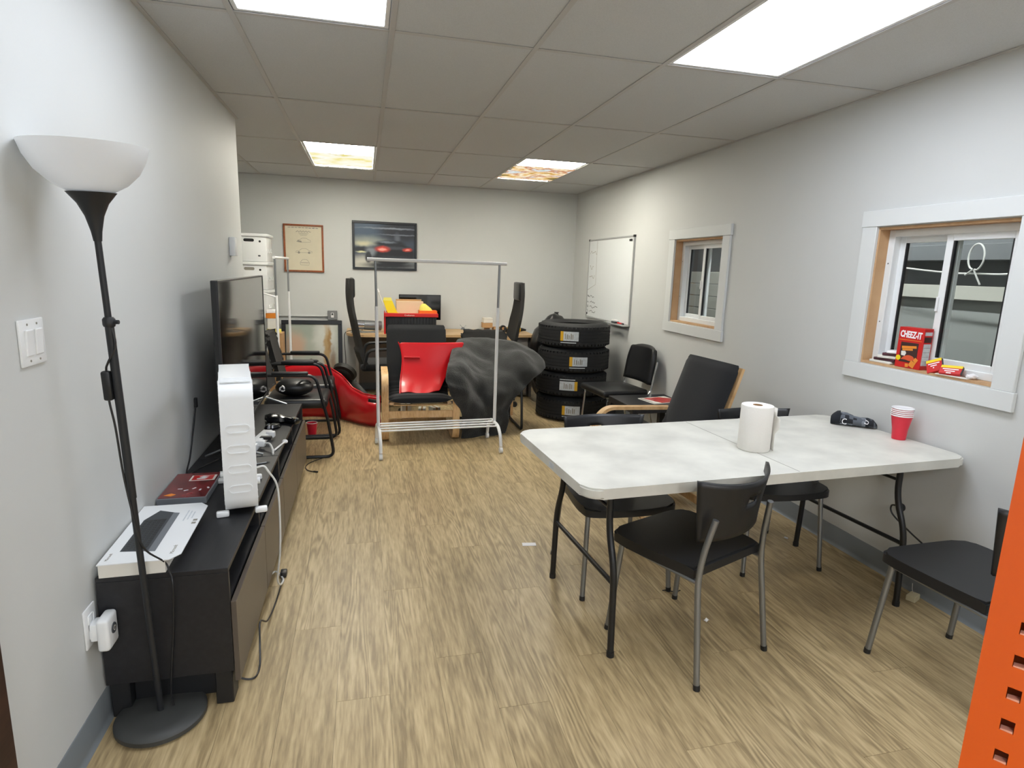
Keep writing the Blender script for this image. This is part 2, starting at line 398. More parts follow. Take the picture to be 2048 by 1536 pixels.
# vinyl cove bases
def cove(name, x0, y0, x1, y1, nx, ny):
    b = B(); d = Vector((x1-x0, y1-y0, 0)); n = Vector((nx, ny, 0))
    prof = [(0, 0), (.016, 0), (.008, .006), (.0045, .02), (.0045, .106), (.002, .110), (0, .110)]
    A0 = [b.verts.new(Vector((x0, y0, 0))+n*a+Vector((0, 0, z))) for a, z in prof]; A1 = [b.verts.new(v.co+d) for v in A0]
    for i in range(len(prof)): j = (i+1) % len(prof); b.faces.new((A0[i], A0[j], A1[j], A1[i]))
    b.faces.new(A0); b.faces.new(A1[::-1]); struct(obj(name, b, 'base', None, 40))
cove('baseboard_left', XL, -1.262, XL, YC, 1, 0)
cove('baseboard_right', XR, YB, XR, YF-.017, -1, 0)
cove('baseboard_back', XA+.017, YF, XR-.017, YF, 0, -1)
# door in the left wall: only the edge of its dark casing shows
d = struct(obj('door_1', bx(XL, XL+.006, -2.20, -1.355, 0, 2.04), 'doorbrown'))
for nm, a in (('casing', (XL, XL+.018, -1.355, -1.262, 0, 2.13)), ('casing', (XL, XL+.018, -2.293, -2.20, 0, 2.13)), ('casing', (XL, XL+.018, -2.20, -1.355, 2.04, 2.13))):
    obj(nm, bx(*a, r=.003, seg=1), 'doorbrown', d)
kb = lathe(B(), [(.0, 0), (.014, 0), (.014, .03), (.028, .04), (.03, .055), (.02, .068), (0, .07)], 16, (XL+.006, -1.43, .96), Matrix.Rotation(PI/2, 3, 'Y'))
obj('door_knob', kb, 'chrome', d, 40)

# ceiling: slab, lay-in tiles and the exposed tee grid
ce = struct(obj('ceiling', bx(XA-T, XR+T, YB-T, YF+T, ZC+.03, ZC+.1), 'tile'))
xs = [XA]+[i*TW for i in range(-2, 5)]+[XR]
ys = [YB]+[j*TL for j in range(-4, 4)]+[YF]
lights = {(0, -1), (3, -1), (0, 2), (3, 2), (0, -4), (3, -4)}
for i in range(len(xs)-1):
    for j in range(len(ys)-1):
        xa, xb, ya, yb = xs[i], xs[i+1], ys[j], ys[j+1]
        gi, gj = round(xa/TW), round(ya/TL)
        if i > 0 and j > 0 and (gi, gj) in lights: continue
        if xb < XL-.1 and yb < YC-.1: continue
        if xb-xa < .02: continue
        obj('ceiling_tile', bx(xa+.004, xb-.004, ya+.004, yb-.004, ZC+.004, ZC+.022, .002, 1), 'tile', ce)
def tee(x0, x1, y0, y1):
    b = B(); addbx(b, x0, x1, y0, y1, ZC, ZC+.003, .0008, 1)
    if x1-x0 < y1-y0: addbx(b, (x0+x1)/2-.002, (x0+x1)/2+.002, y0, y1, ZC+.003, ZC+.03)
    else: addbx(b, x0, x1, (y0+y1)/2-.002, (y0+y1)/2+.002, ZC+.003, ZC+.03)
    obj('grid_tee', b, 'tee', ce)
for xx in xs[1:-1]: tee(xx-.012, xx+.012, (YB if xx > XL else YC), YF)
for yy in ys[1:-1]:
    for i in range(len(xs)-1):
        if xs[i+1] < XL-.1 and yy < YC-.1: continue
        tee(max(xs[i]+.012, XA), xs[i+1]-.012, yy-.012, yy+.012)
for a in ((XL, XL+.02, YB, YC), (XR-.02, XR, YB, YF), (XL+.02, XR-.02, YF-.02, YF), (XA, XL+.02, YF-.02, YF), (XA, XL-.001, YC, YC+.02)):
    obj('wall_angle', bx(*a, ZC-.001, ZC+.003), 'tee', ce)

# ceiling light panels
NEARM = {'near': emitter('cool panel', '#eef4ff', LIGHT_NEAR_L), 'right': emitter('cool panel right', '#eef4ff', LIGHT_NEAR_R), 'rear': emitter('cool panel rear', '#f2f5fb', LIGHT_REAR)}
FARM = emitter('warm panel', '#fbf6e8', LIGHT_FAR)
FARP = emitter('printed cover', '#fff4cf', .60, (3.2, ('#efdf6a', '#fff9d8', '#fffef4', '#e3d257')))
FARQ = emitter('leaf cover', '#b9a986', .60, (4.2, ('#6d6a45', '#e6b566', '#fff2d2', '#c98552', '#e4ecec', '#b9c4bd')))
def troffer(gi, gj, label, kind):
    xa, ya = gi*TW+.014, gj*TL+.014; wd, ln = TW-.028, TL-.028
    t = thing('ceiling_light', label, 'ceiling light', (xa+wd/2, ya+ln/2, ZC+.0035), 0, 'flush ceiling light panels')
    b = B(); fr = .018
    for a in ((-wd/2, -wd/2+fr, -ln/2, ln/2), (wd/2-fr, wd/2, -ln/2, ln/2), (-wd/2+fr, wd/2-fr, -ln/2, -ln/2+fr), (-wd/2+fr, wd/2-fr, ln/2-fr, ln/2)):
        addbx(b, *a, 0, .008, .0015, 1)
    addbx(b, -wd/2, wd/2, -ln/2, ln/2, .012, .024)
    obj('housing', b, 'whitepaint', t)
    obj('diffuser', bx(-wd/2+fr, wd/2-fr, -ln/2+fr, ln/2-fr, .003, .0115), NEARM.get(kind, FARM), t)
    if kind == 'print':
        c = obj('printed_cover', bx(-wd/2+.02, wd/2-.02, -.16, .50, -.0022, -.0002), FARP, t)
    if kind == 'leaf':
        c = obj('printed_cover', bx(-wd/2-.002, wd/2+.002, -.26, .53, -.0045, -.0015), FARQ, t)
        for k in range(4): obj('magnet_clip', bx(-wd/2-.012, -wd/2+.01, -.33+.22*k, -.24+.22*k, -.008, -.004, .001, 1), FARM if False else 'cupwhite', t)
    return t
troffer(0, -1, 'cool white light panel in ceiling above the floor lamp', 'near')
troffer(3, -1, 'cool white light panel in ceiling above the white folding table', 'right')
troffer(0, 2, 'warm light panel with yellowish cover in ceiling before the framed posters', 'print')
troffer(3, 2, 'ceiling light panel half hidden by a picture cover, ahead of the whiteboard', 'leaf')

troffer(0, -4, 'cool white light panel in ceiling near the front wall, on the door side', 'rear')
troffer(3, -4, 'cool white light panel in ceiling near the front wall, on the window side', 'rear')

# windows in the right wall (local: x along the wall towards the camera end, -y into the room, z up)
def window(name, W, casing=.088):
    wdt, hgt = W[1]-W[0], W[3]-W[2]
    t = bpy.data.objects.new(name, None); C.objects.link(t); struct(t); t.location = (XR, (W[0]+W[1])/2, W[2]); t.rotation_euler = (0, 0, -PI/2)
    hw = wdt/2; cs = casing
    obj('side_casing', bx(-hw-cs, -hw+.004, -.019, -.0005, -.004, hgt+.004, .002, 1), 'casing', t)
    obj('side_casing', bx(hw-.004, hw+cs, -.019, -.0005, -.004, hgt+.004, .002, 1), 'casing', t)
    obj('head_casing', bx(-hw-cs-.006, hw+cs+.008, -.022, -.0005, hgt+.004, hgt+.004+cs*.92, .002, 1), 'casing', t)
    obj('sill_casing', bx(-hw-cs-.004, hw+cs+.008, -.022, -.0005, -.004-cs*.92, -.004, .002, 1), 'casing', t)
    jt = .012; dp = .095
    obj('jamb_board', bx(-hw, -hw+jt, -.001, dp, 0, hgt), 'mdf', t); obj('jamb_board', bx(hw-jt, hw, -.001, dp, 0, hgt), 'mdf', t)
    obj('jamb_board', bx(-hw+jt, hw-jt, -.001, dp, hgt-jt, hgt), 'mdf', t); obj('sill_board', bx(-hw+jt, hw-jt, -.001, dp, 0, jt), 'mdf', t)
    # vinyl slider frame
    x0, x1, z0, z1 = -hw+jt, hw-jt, jt, hgt-jt; fw = .038
    b = B()
    for a in ((x0, x0+fw, z0, z1), (x1-fw, x1, z0, z1), (x0+fw, x1-fw, z0, z0+fw*.9), (x0+fw, x1-fw, z1-fw*.9, z1)):
        addbx(b, a[0], a[1], .058, .13, a[2], a[3], .002, 1)
    fr = obj('vinyl_frame', b, 'vinyl', t)
    for zz in (.22, .52):
        obj('screw', lathe(B(), [(0, 0), (.004, 0), (.003, -.002), (0, -.002)], 8, (x0+fw*.45, .058, zz*hgt/.7), Matrix.Rotation(-PI/2, 3, 'X')), 'steel', fr)
    def sash(a, c, yy, nm):
        b = B(); s = .034; zA, zB = z0+fw*.9-.004, z1-fw*.9+.004
        for q in ((a, a+s, zA, zB), (c-s, c, zA, zB), (a+s, c-s, zA, zA+s), (a+s, c-s, zB-s, zB)):
            addbx(b, q[0], q[1], yy, yy+.022, q[2], q[3], .002, 1)
        so = obj(nm, b, 'vinyl', t)
        g = B()
        for q in ((a+s-.0005, a+s+.008, zA+s, zB-s), (c-s-.008, c-s+.0005, zA+s, zB-s)): addbx(g, q[0], q[1], yy+.004, yy+.018, q[2], q[3])
        obj('gasket', g, 'black', so)
        obj('pane', bx(a+s, c-s, yy+.008, yy+.012, zA+s, zB-s), 'glass', so)
        return so
    sash(x0+fw-.004, .012, .098, 'fixed_sash')
    s2_ = sash(-.03, x1-fw+.004, .068, 'sliding_sash')
    obj('latch', bx(-.03, -.018, .060, .0685, hgt*.42, hgt*.52, .002, 1), 'vinyl', s2_)
    return t
window('window_1', W1); window('window_2', W2)

# the workshop space seen through the panes
ox = XR+T
struct(obj('wall_outside', bx(ox+1.35, ox+1.45, -3.0, 4.6, 0, 1.44), 'outside'))
struct(obj('wall_outside_upper', bx(ox+1.40, ox+1.45, -3.0, 4.6, 1.44, 3.2), 'outdark'))
struct(obj('ceiling_outside', bx(ox, ox+1.45, -3.0, 4.6, 3.2, 3.26), 'outdark'))
struct(obj('floor_outside', bx(ox, ox+1.45, -3.0, 4.6, -.06, 0), 'subfloor'))
struct(obj('wall_outside_end', bx(ox, ox+1.45, 4.6, 4.66, 0, 3.2), 'outside')); struct(obj('wall_outside_near', bx(ox, ox+1.45, -3.06, -3.0, 0, 3.2), 'outside'))
lb = B(); addbx(lb, ox+1.31, ox+1.345, -2.6, 2.3, 1.38, 1.425, .004, 1); addbx(lb, ox+1.30, ox+1.31, -2.6, 2.3, 1.375, 1.47, .002, 1)
tag(obj('wall_ledge', lb, 'siding'), 'long pale ledge on the grey wall beyond the large window', 'ledge')
bmx = B(); addbx(bmx, ox+1.26, ox+1.395, -2.6, 2.3, 1.64, 1.75, .004, 1)
tag(obj('steel_beam', bmx, 'outdark'), 'dark steel beam high on the wall beyond the large window', 'beam')
cb = B(); tube(cb, spline([(ox+1.15, 1.7, 1.66), (ox+1.15, .95, 1.585), (ox+1.15, .62, 1.556), (ox+1.15, .40, 1.55), (ox+1.15, .10, 1.56), (ox+1.15, -.6, 1.66)], 10), .006)
tag(obj('strung_cable', cb, 'cable'), 'white cable strung across behind the large window', 'cable')
cl = [(ox+1.13+.01*math.sin(a), .405+.060*math.sin(a), 1.655-.085*math.cos(a)) for a in [k*2*PI/20 for k in range(-2, 21)]]
cb = B(); tube(cb, spline([(ox+1.14, .47, 1.54)]+cl[3:]+[(ox+1.14, .36, 1.48)], 3), .0055)
tag(obj('cable_loop', cb, 'cable'), 'loop of white cable hanging behind the large window', 'cable')
sd = thing('board_siding', 'pale horizontal board siding outside the small window', 'siding', (ox+.75, 1.75, 0))
for k in range(6): obj('board', bx(-.01, .012, -.55, 1.9, .78+.125*k, .78+.125*k+.118, .003, 1), 'siding', sd)
obj('stud', bx(.012, .05, -.3, -.26, 0, 1.52), 'cardboard', sd); obj('stud', bx(.012, .05, 1.5, 1.54, 0, 1.52), 'cardboard', sd)
wl = thing('workshop_light', 'tube light on the ceiling of the space beyond the windows', 'ceiling light', (ox+.20, .8, 3.19))
obj('housing', bx(-.06, .06, -1.8, 1.8, -.05, 0, .004, 1), 'whitepaint', wl); obj('tube', tube(B(), [(0, -1.75, -.07), (0, 1.75, -.07)], .018, 10), emitter('workshop tube', '#f3f4f4', 170), wl)
obj('end_cap', bx(-.03, .03, -1.79, -1.74, -.095, -.045), 'white', wl); obj('end_cap', bx(-.03, .03, 1.74, 1.79, -.095, -.045), 'white', wl)
# ================================================================ left side: lamp, switch, bench, tv
# torchiere floor lamp, leaning a little
t = thing('floor_lamp', 'black torchiere floor lamp with white bowl shade beside the TV bench', 'floor lamp', (-.178, -.790, 0))
top = Vector((-.030, -.075, 1.645)); ax = top.normalized()
obj('base', lathe(B(), [(0, .003), (.128, .003), (.134, .008), (.134, .022), (.126, .030), (.09, .0335), (.02, .0355), (0, .0355)], 48), 'lampbase', t, 40)
pole = B(); tube(pole, [ax*.033, ax*.78], .0095, 12); tube(pole, [ax*.78, ax*1.30], .0115, 12)
po = obj('pole', pole, 'lampblack', t, 40)
obj('upper_pole', tube(B(), [ax*1.30, ax*1.54], .0085, 12), 'lampblack', po, 40)
obj('collar', lathe(B(), [(0, 0), (.014, 0), (.016, .006), (.016, .02), (.012, .026), (0, .026)], 14, ax*1.292), 'lampblack', po, 40)
obj('clamp_knob', tube(B(), [ax*1.305, ax*1.305+Vector((.026, -.004, 0))], .006, 8), 'lampblack', po, 40)
Rax = Vector((0, 0, 1)).rotation_difference(ax).to_matrix()
obj('socket_cup', lathe(B(), [(0, -.125), (.010, -.125), (.013, -.10), (.022, -.06), (.036, -.028), (.056, -.002), (.058, .0), (0, .0)], 32, top, Rax), 'lampblack', t, 40)
bowl = [(.0, .004), (.054, .002), (.085, .020), (.115, .050), (.134, .085), (.143, .118), (.141, .118), (.131, .086), (.112, .053), (.083, .024), (.05, .008), (0, .008)]
obj('bowl_shade', lathe(B(), bowl, 48, top, Rax), 'shade', t, 40)
sw = ax*1.125+Vector((-.022, -.006, 0))
so = obj('cord_switch', box(B(), sw, (.024, .022, .085), .006, 2, Rax), 'black', t, 40)
cp = [ax*1.29+Vector((.008, -.008, 0)), ax*1.24+Vector((.012, -.010, 0)), ax*1.19+Vector((-.012, -.012, 0)), sw+Vector((0, 0, .04)), sw+Vector((0, 0, -.04)), ax*1.0+Vector((-.017, -.006, 0)), ax*.86+Vector((-.014, -.004, 0)), ax*.74+Vector((-.002, -.010, 0)), ax*.62+Vector((.012, -.004, 0)),
      Vector((.036, .030, .535)), Vector((.050, .02, .505)), Vector((.065, -.005, .47)), Vector((.05, .012, .30)), Vector((.03, .012, .05)), Vector((.09, .012, .012))]
obj('power_cord', tube(B(), spline(cp, 6), .003, 6), 'black', t, 40)

def wallthing(name, label, cat, x, y, z, side):
    return thing(name, label, cat, (x, y, z), {'L': PI/2, 'R': -PI/2, 'B': 0}[side])
# double rocker switch
t = wallthing('light_switch', 'white double rocker light switch plate on the left wall', 'light switch', XL, -.951, 1.260, 'L')
pb = B(); box(pb, (0, -.0035, 0), (.118, .007, .118), .0028, 2); obj('wall_plate', pb, 'white', t, 40)
for s in (-1, 1):
    rk = obj('rocker', box(B(), (s*.023, -.0085, 0), (.033, .006, .066), .0015, 1, Matrix.Rotation(.05, 3, 'X')), 'white', t)
    for zz in (-.046, .046): obj('screw', lathe(B(), [(0, -.0012), (.003, -.0012), (.003, .0), (0, 0)], 8, (s*.023, -.0072, zz), Matrix.Rotation(-PI/2, 3, 'X')), 'inkl', t)
# sensor box near the end of the wall
t = wallthing('wall_sensor', 'small white wall sensor box near the end of the left wall', 'wall sensor', XL, 1.52, 1.570, 'L')
obj('body', box(B(), (0, -.019, 0), (.075, .036, .118), .004, 2), 'white', t, 40)
obj('bracket', box(B(), (.05, -.003, 0), (.05, .006, .09), .001, 1), 'wall', t); obj('button', lathe(B(), [(0, 0), (.006, 0), (.005, .003), (0, .003)], 12, (.06, -.006, -.012), Matrix.Rotation(PI/2, 3, 'X')), 'ink', t)
# outlet with plug-in device
t = wallthing('wall_outlet', 'white duplex wall outlet low on the left wall', 'outlet', XL, -.815, .372, 'L')
obj('wall_plate', box(B(), (0, -.003, 0), (.075, .006, .125), .0025, 2), 'white', t, 40)
for zz in (-.024, .024): obj('receptacle', box(B(), (0, -.0065, zz), (.034, .003, .03), .004, 2), 'white', t, 40)
t = wallthing('plug_in_device', 'white plug-in box with dark round button plugged in the wall outlet', 'plug', XL, -.805, .345, 'L')
obj('plug_base', box(B(), (-.006, -.018, .01), (.05, .020, .055), .004, 2), 'white', t, 40)
obj('body', box(B(), (0, -.044, 0), (.076, .034, .105), .010, 3), 'white', t, 40)
bt = obj('button', lathe(B(), [(0, 0), (.017, 0), (.016, .003), (0, .003)], 20, (.002, -.0608, .006), Matrix.Rotation(PI/2, 3, 'X')), 'ink', t, 40)
obj('button_mark', lathe(B(), [(.006, .003), (.008, .003), (.008, .0036), (.006, .0036)], 14, (.002, -.0608, .006), Matrix.Rotation(PI/2, 3, 'X')), 'paper', bt)

# TV benches
BT = .500
def bench(y0, y1, label):
    x0, x1 = XL+.008, .042; L_ = y1-y0
    t = thing('tv_bench', label, 'TV bench', ((x0+x1)/2, (y0+y1)/2, 0), 0, 'low black TV benches'); hw, hl = (x1-x0)/2, L_/2
    obj('top_panel', bx(-hw, hw, -hl, hl, BT-.016, BT, .0015, 1), 'bench', t)
    for s in (-1, 1): obj('side_panel', bx(-hw, hw, s*hl if s < 0 else hl-.016, s*hl+.016 if s < 0 else hl, .125, BT-.016, .001, 1), 'bench', t)
    obj('bottom_panel', bx(-hw, hw, -hl+.016, hl-.016, .125, .141), 'bench', t); obj('back_panel', bx(-hw, -hw+.006, -hl+.016, hl-.016, .141, BT-.016), 'benchdark', t)
    obj('niche_shelf', bx(-hw+.006, hw-.004, -hl+.016, hl-.016, .372, .386), 'bench', t); obj('divider', bx(-hw+.006, hw-.002, -.008, .008, .141, BT-.016), 'bench', t)
    for s in (-1, 1): obj('drawer_front', bx(hw+.001, hw+.018, (-hl+.003) if s < 0 else .002, -.002 if s < 0 else hl-.003, .085, .378, .0015, 1), 'benchfront', t)
    for sx in (-1, 1):
        for sy in (-1, 1): obj('leg', box(B(), (sx*(hw-.035), sy*(hl-.045), .0625), (.055, .075, .124), .003, 1), 'black', t)
    obj('plinth_rail', bx(hw-.075, hw-.06, -hl+.09, hl-.09, .045, .125), 'black', t)
    for s in (-1, 1): obj('plinth_rail', bx(-hw+.065, hw-.065, s*(hl-.05)-.006, s*(hl-.05)+.006, .02, .125), 'black', t)
    return t
bench(-.765, .433, 'low black TV bench next to the floor lamp, keyboard box on top')
bench(.437, 1.655, 'low black TV bench under the television')

# keyboard box
t = thing('keyboard_box', 'white keyboard carton with picture of black keyboard on TV bench', 'box', (-.236, -.535, BT+.001), math.radians(2))
obj('carton', bx(-.098, .088, -.232, .232, 0, .043, .001, 1), 'paper', t)
lid = obj('lid', prism(B(), [(-.10, -.236), (.10, -.236), (.128, -.20), (.128, .205), (.10, .240), (-.10, .240)], .0432, .046), 'white', t)
pk_ = obj('printed_keyboard', prism(B(), [(-.062, -.150), (.035, -.165), (.035, .150), (-.03, .185), (-.062, .10)], .046, .0466), 'ink', lid)
kb_ = B()
for i in range(5):
    for j in range(16): addbx(kb_, -.055+i*.014, -.044+i*.014, -.145+j*.0155, -.133+j*.0155, .0466, .0470)
obj('printed_keys', kb_, 'black', lid); obj('printed_wrist_rest', prism(B(), [(.022, -.163), (.044, -.168), (.044, .148), (.022, .155)], .0466, .0470), 'greyplate', lid)
FLAT = Matrix.Rotation(PI/2, 4, 'Z')
lettering('Microsoft', .016, 'inkl', lid, TM(.098, -.165, .0461, FLAT)); lettering('Microsoft', .013, 'inkl', lid, TM(-.082, -.185, .0461, FLAT))
for k in range(2): obj('printed_icon', box(B(), (.112, .045+.026*k, .0463), (.014, .016, .0004)), 'inkl', lid)
for k in range(3): obj('printed_line', box(B(), (.072+.012*k, .12, .0463), (.004, .10-.02*k, .0003)), 'labelw', lid)

# flat red-covered case
t = thing('game_case', 'flat dark case with red patterned cover lying on TV bench', 'case', (-.250, -.028, BT+.001), math.radians(1))
obj('body', bx(-.092, .092, -.155, .155, 0, .028, .002, 1), 'greyplate', t)
cv = obj('cover', bx(-.088, .088, -.150, .148, .028, .0296, .0005, 1), mat('red cover print', '#6e1f22', .25, var=(26, .6), coat=.4), t)
ba = obj('badge', prism(B(), [(-.02, .045), (.082, .045), (.082, .115), (-.02, .115)], .0297, .0302), 'paper', cv)
obj('badge_field', prism(B(), [(-.012, .053), (.072, .053), (.072, .112), (-.012, .112)], .0302, .0306), 'cheez', ba)
obj('badge_mark', prism(B(), [(.008, .062), (.040, .062), (.052, .080), (.034, .082), (.055, .098), (.028, .104), (.012, .090), (.03, .08), (.006, .074)], .0306, .031), 'cupwhite', ba)
obj('flame_mark', prism(B(), [(-.075, -.12), (-.045, -.132), (-.03, -.115), (-.05, -.10)], .0297, .0302), 'orange', cv)
for k in range(5): obj('scribble', box(B(), (-.03+.027*k, -.05-.02*(k % 2), .0299), (.018, .008, .0004), 0, 1, Matrix.Rotation(.5*k, 3, 'Z')), 'labelw', cv)

# box fan seen from its narrow side
fdir = math.atan2(.487, 2.39)
t = thing('box_fan', 'white box fan standing edge-on on the TV bench', 'fan', (-.043, -.080, BT), fdir)
W_ = .118; H_ = .508
obj('shell', None or (lambda b: (strip(b, rrect(.52, H_, .055, 6, 0, .018+H_/2)+[rrect(.52, H_, .055, 6, 0, .018+H_/2)[0]], .006, -W_/2, W_/2, YZ), b)[1])(B()), 'white', t, 35)
for k in range(4):
    z = .112+.080*k
    obj('grip_recess', (lambda b: (strip(b, (lambda q: q+[q[0]])(rrect(.082, .030, .015, 6, 0, z)), .004, -.266, -.2635, XZ), b)[1])(B()), 'white', t, 40)
for k in range(5): obj('top_rib', bx(-W_/2+.006, W_/2-.006, -.235+.02*k, -.226+.02*k, .018+H_+.0025, .018+H_+.006, .0015, 1), 'white', t)
for s in (-1, 1):
    for yy in (-.20, .20): obj('foot', box(B(), (s*(W_/2+.010), yy-.045, .012), (.046, .028, .022), .006, 2), 'white', t, 40)
    g = B()
    for k in range(17): tube(g, [(s*W_/2, -.235, .06+k*.028), (s*W_/2, .235, .06+k*.028)], .002, 6)
    for k in range(3): tube(g, [(s*W_/2, -.2+.2*k, .03), (s*W_/2, -.2+.2*k, .53)], .0025, 6)
    obj('grille', g, 'white', t)
hub = lathe(B(), [(0, -.03), (.05, -.03), (.055, .02), (0, .03)], 24, (0, 0, .28), Matrix.Rotation(PI/2, 3, 'Y'))
hb = obj('hub', hub, 'white', t, 40)
for k in range(5):
    a = 2*PI*k/5; Rk = Matrix.Rotation(a, 3, 'X')
    obj('fan_blade', sheet(B(), [[Rk @ Vector((-.02+.03*(j/4), -.02+.09*(j/4)*(.5+i/8), .05+.045*i))+Vector((0, 0, .28)) for j in range(5)] for i in range(5)]), 'white', hb, 40, solid=.003)
obj('speed_knob', tube(B(), [(W_/2, -.15, .10), (W_/2+.014, -.15, .10)], .014, 14), 'white', t, 40)
obj('speed_knob', tube(B(), [(-W_/2, -.19, .155), (-W_/2-.012, -.19, .155)], .012, 14), 'white', t, 40)
fc = [(W_/2+.004, -.15, .155), (W_/2+.03, -.15, .158), (.105, -.15, .135), (.138, -.13, .06), (.144, -.12, -.08), (.140, -.10, -.25), (.128, -.05, -.40), (.142, .02, -.47), (.160, .10, -.488), (.135, .19, -.49), (.11, .17, -.49)]
obj('power_cord', tube(B(), spline(fc, 8), .0042, 8), 'cable', t, 40)

# television
t = thing('television', 'large flat black television standing on the TV bench', 'television', (-.185, 1.030, BT), math.radians(1))
hw, zb, zt = .725, .058, .888
obj('back_shell', bx(-.030, -.004, -hw, hw, zb, zt, .004, 2), 'bezel', t)
obj('back_hump', bx(-.062, -.028, -.45, .45, zb+.06, zb+.45, .015, 2), 'bezel', t)
obj('screen', bx(-.0045, -.001, -hw+.008, hw-.008, zb+.016, zt-.008), 'screen', t)
fr = B()
for a in ((-hw, -hw+.009, zb, zt), (hw-.009, hw, zb, zt), (-hw+.009, hw-.009, zb, zb+.017), (-hw+.009, hw-.009, zt-.009, zt)): addbx(fr, -.006, .002, a[0], a[1], a[2], a[3], .001, 1)
obj('bezel', fr, 'black', t)
for s in (-1, 1): obj('foot', tube(B(), [(.14, s*.58, .0075), (-.01, s*.60, .062), (-.13, s*.58, .0075)], .0065, 8), 'steel', t, 40)

# small things on the benches
t = thing('power_strip', 'white power strip with plugs on the TV bench behind the box fan', 'power strip', (-.085, .665, BT), math.radians(-8))
obj('body', bx(-.027, .027, -.16, .16, 0, .038, .006, 2), 'white', t, 40)
for yy, nm in ((-.09, 'plug'), (.09, 'plug')): obj(nm, box(B(), (.035, yy, .03), (.045, .034, .034), .006, 2), 'white', t, 40)
obj('black_plug', box(B(), (.035, .0, .035), (.06, .03, .016), .003, 1), 'black', t)
obj('cable', tube(B(), spline([(.055, -.09, .03), (.085, -.11, .034), (.115, -.16, .02), (.13, -.205, .006)], 6), .0055, 8), 'cable', t, 40)
t = thing('plastic_tool', 'thin white plastic tool lying beside the power strip', 'tool', (.030, .60, BT), math.radians(-12))
obj('handle', tube(B(), [(0, -.09, .006), (0, .06, .006)], .005, 8), 'white', t, 40); obj('head', lathe(B(), [(0, 0), (.014, 0), (.016, .008), (.01, .016), (0, .016)], 14, (0, .075, .0)), 'white', t, 40)
t = thing('handheld_gadget', 'glossy black handheld gadget with lens on the far TV bench', 'gadget', (-.062, 1.13, BT), math.radians(-35))
bd = lathe(B(), [(0, 0), (.045, 0), (.062, .018), (.058, .042), (.03, .055), (0, .057)], 24); bmesh.ops.transform(bd, matrix=Matrix.Diagonal((1.25, .8, 1, 1)), verts=bd.verts); obj('body', bd, 'device', t, 40)
obj('grip', box(B(), (.10, .02, .022), (.11, .05, .040), .015, 3), 'device', t, 40); obj('lens', lathe(B(), [(0, 0), (.012, 0), (.012, .008), (0, .008)], 14, (.14, .0, .042)), 'chrome', t, 40)
t = thing('computer_mouse', 'black computer mouse in front of the glossy gadget', 'mouse', (-.060, .985, BT), math.radians(-50))
ms = lathe(B(), [(0, 0), (.028, 0), (.031, .010), (.024, .026), (0, .033)], 24); bmesh.ops.transform(ms, matrix=Matrix.Diagonal((1, 1.75, 1, 1)), verts=ms.verts); obj('shell', ms, 'device', t, 40)
obj('wheel', box(B(), (0, -.028, .030), (.006, .018, .008), .002, 1), 'greyplate', t)
t = thing('pen', 'thin silver pen lying beside the box fan', 'pen', (-.045, .30, BT), math.radians(-70)); obj('barrel', tube(B(), [(0, -.06, .0045), (0, .05, .0045)], .004, 8), 'steel', t, 40); obj('tip', tube(B(), [(0, .05, .0045), (0, .066, .0045)], [.004, .0008], 8), 'black', t, 40)
t = thing('tv_cable', 'black cable hanging down the left wall beside the television', 'cable', (XL+.012, .28, BT))
obj('cord', tube(B(), spline([(.0, .16, .26), (.0, .10, .17), (.004, .0, .06), (.01, -.09, .005), (.04, -.02, .006), (.10, .12, .006)], 6), .004, 6), 'black', t, 40); obj('connector', box(B(), (.0, .175, .285), (.014, .018, .05), .003, 1), 'black', t)
t = thing('black_floor_cord', 'black power cord trailing along the floor in front of TV bench', 'cord', (.10, -.60, 0))
obj('cord', tube(B(), spline([(-.10, -.05, .05), (-.06, -.05, .012), (-.020, -.045, .005), (-.012, .02, .005), (-.022, .10, .05), (-.028, .16, .10), (-.020, .26, .04), (-.018, .40, .005), (-.012, .55, .005), (-.014, .68, .005)], 6), .0035, 6), 'black', t, 40); obj('plug', box(B(), (-.010, .70, .016), (.03, .045, .028), .006, 2), 'black', t, 40)

# ================================================================ right foreground rack upright
t = thing('rack_upright', 'orange slotted steel rack upright standing beside a stacking chair', 'rack upright', (1.352, -2.124, 0), math.radians(-58))
wd_, hh = .150, 1.95
fc_ = B(); nz = 22; holes = [.0508*k+.045 for k in range(37)]
MT['pinkedge'] = mat('lit slot edge', '#e8a58c', .5)  # paler than the rack paint: light on the sheet edge put into the colour
# face with punched slots: built as a ladder of strips round each slot
sx0, sx1 = .036, .052
addbx(fc_, 0, sx0, 0, .003, 0, hh); addbx(fc_, sx1, wd_, 0, .003, 0, hh); z0 = 0
for h in holes:
    addbx(fc_, sx0, sx1, 0, .003, z0, h-.0095); z0 = h+.0095
addbx(fc_, sx0, sx1, 0, .003, z0, hh)
obj('slotted_face', fc_, 'orangepaint', t)
for h in holes: obj('slot_lip', prism(B(), [(sx0+.001, h-.0093), (sx1-.001, h-.0093), (sx1-.001, h-.0060), (sx0+.001, h-.0078)], .0005, .012, XZ), 'pinkedge', t)
obj('return_flange', bx(0, .003, .003, .07, 0, hh), 'orangepaint', t); obj('return_flange', bx(wd_-.003, wd_, .003, .07, 0, hh), 'orangepaint', t)
obj('inner_web', bx(.003, wd_-.003, .045, .048, 0, hh), 'orangepaint', t)
obj('foot_plate', bx(-.01, wd_+.01, -.01, .08, 0, .004), 'orangepaint', t)
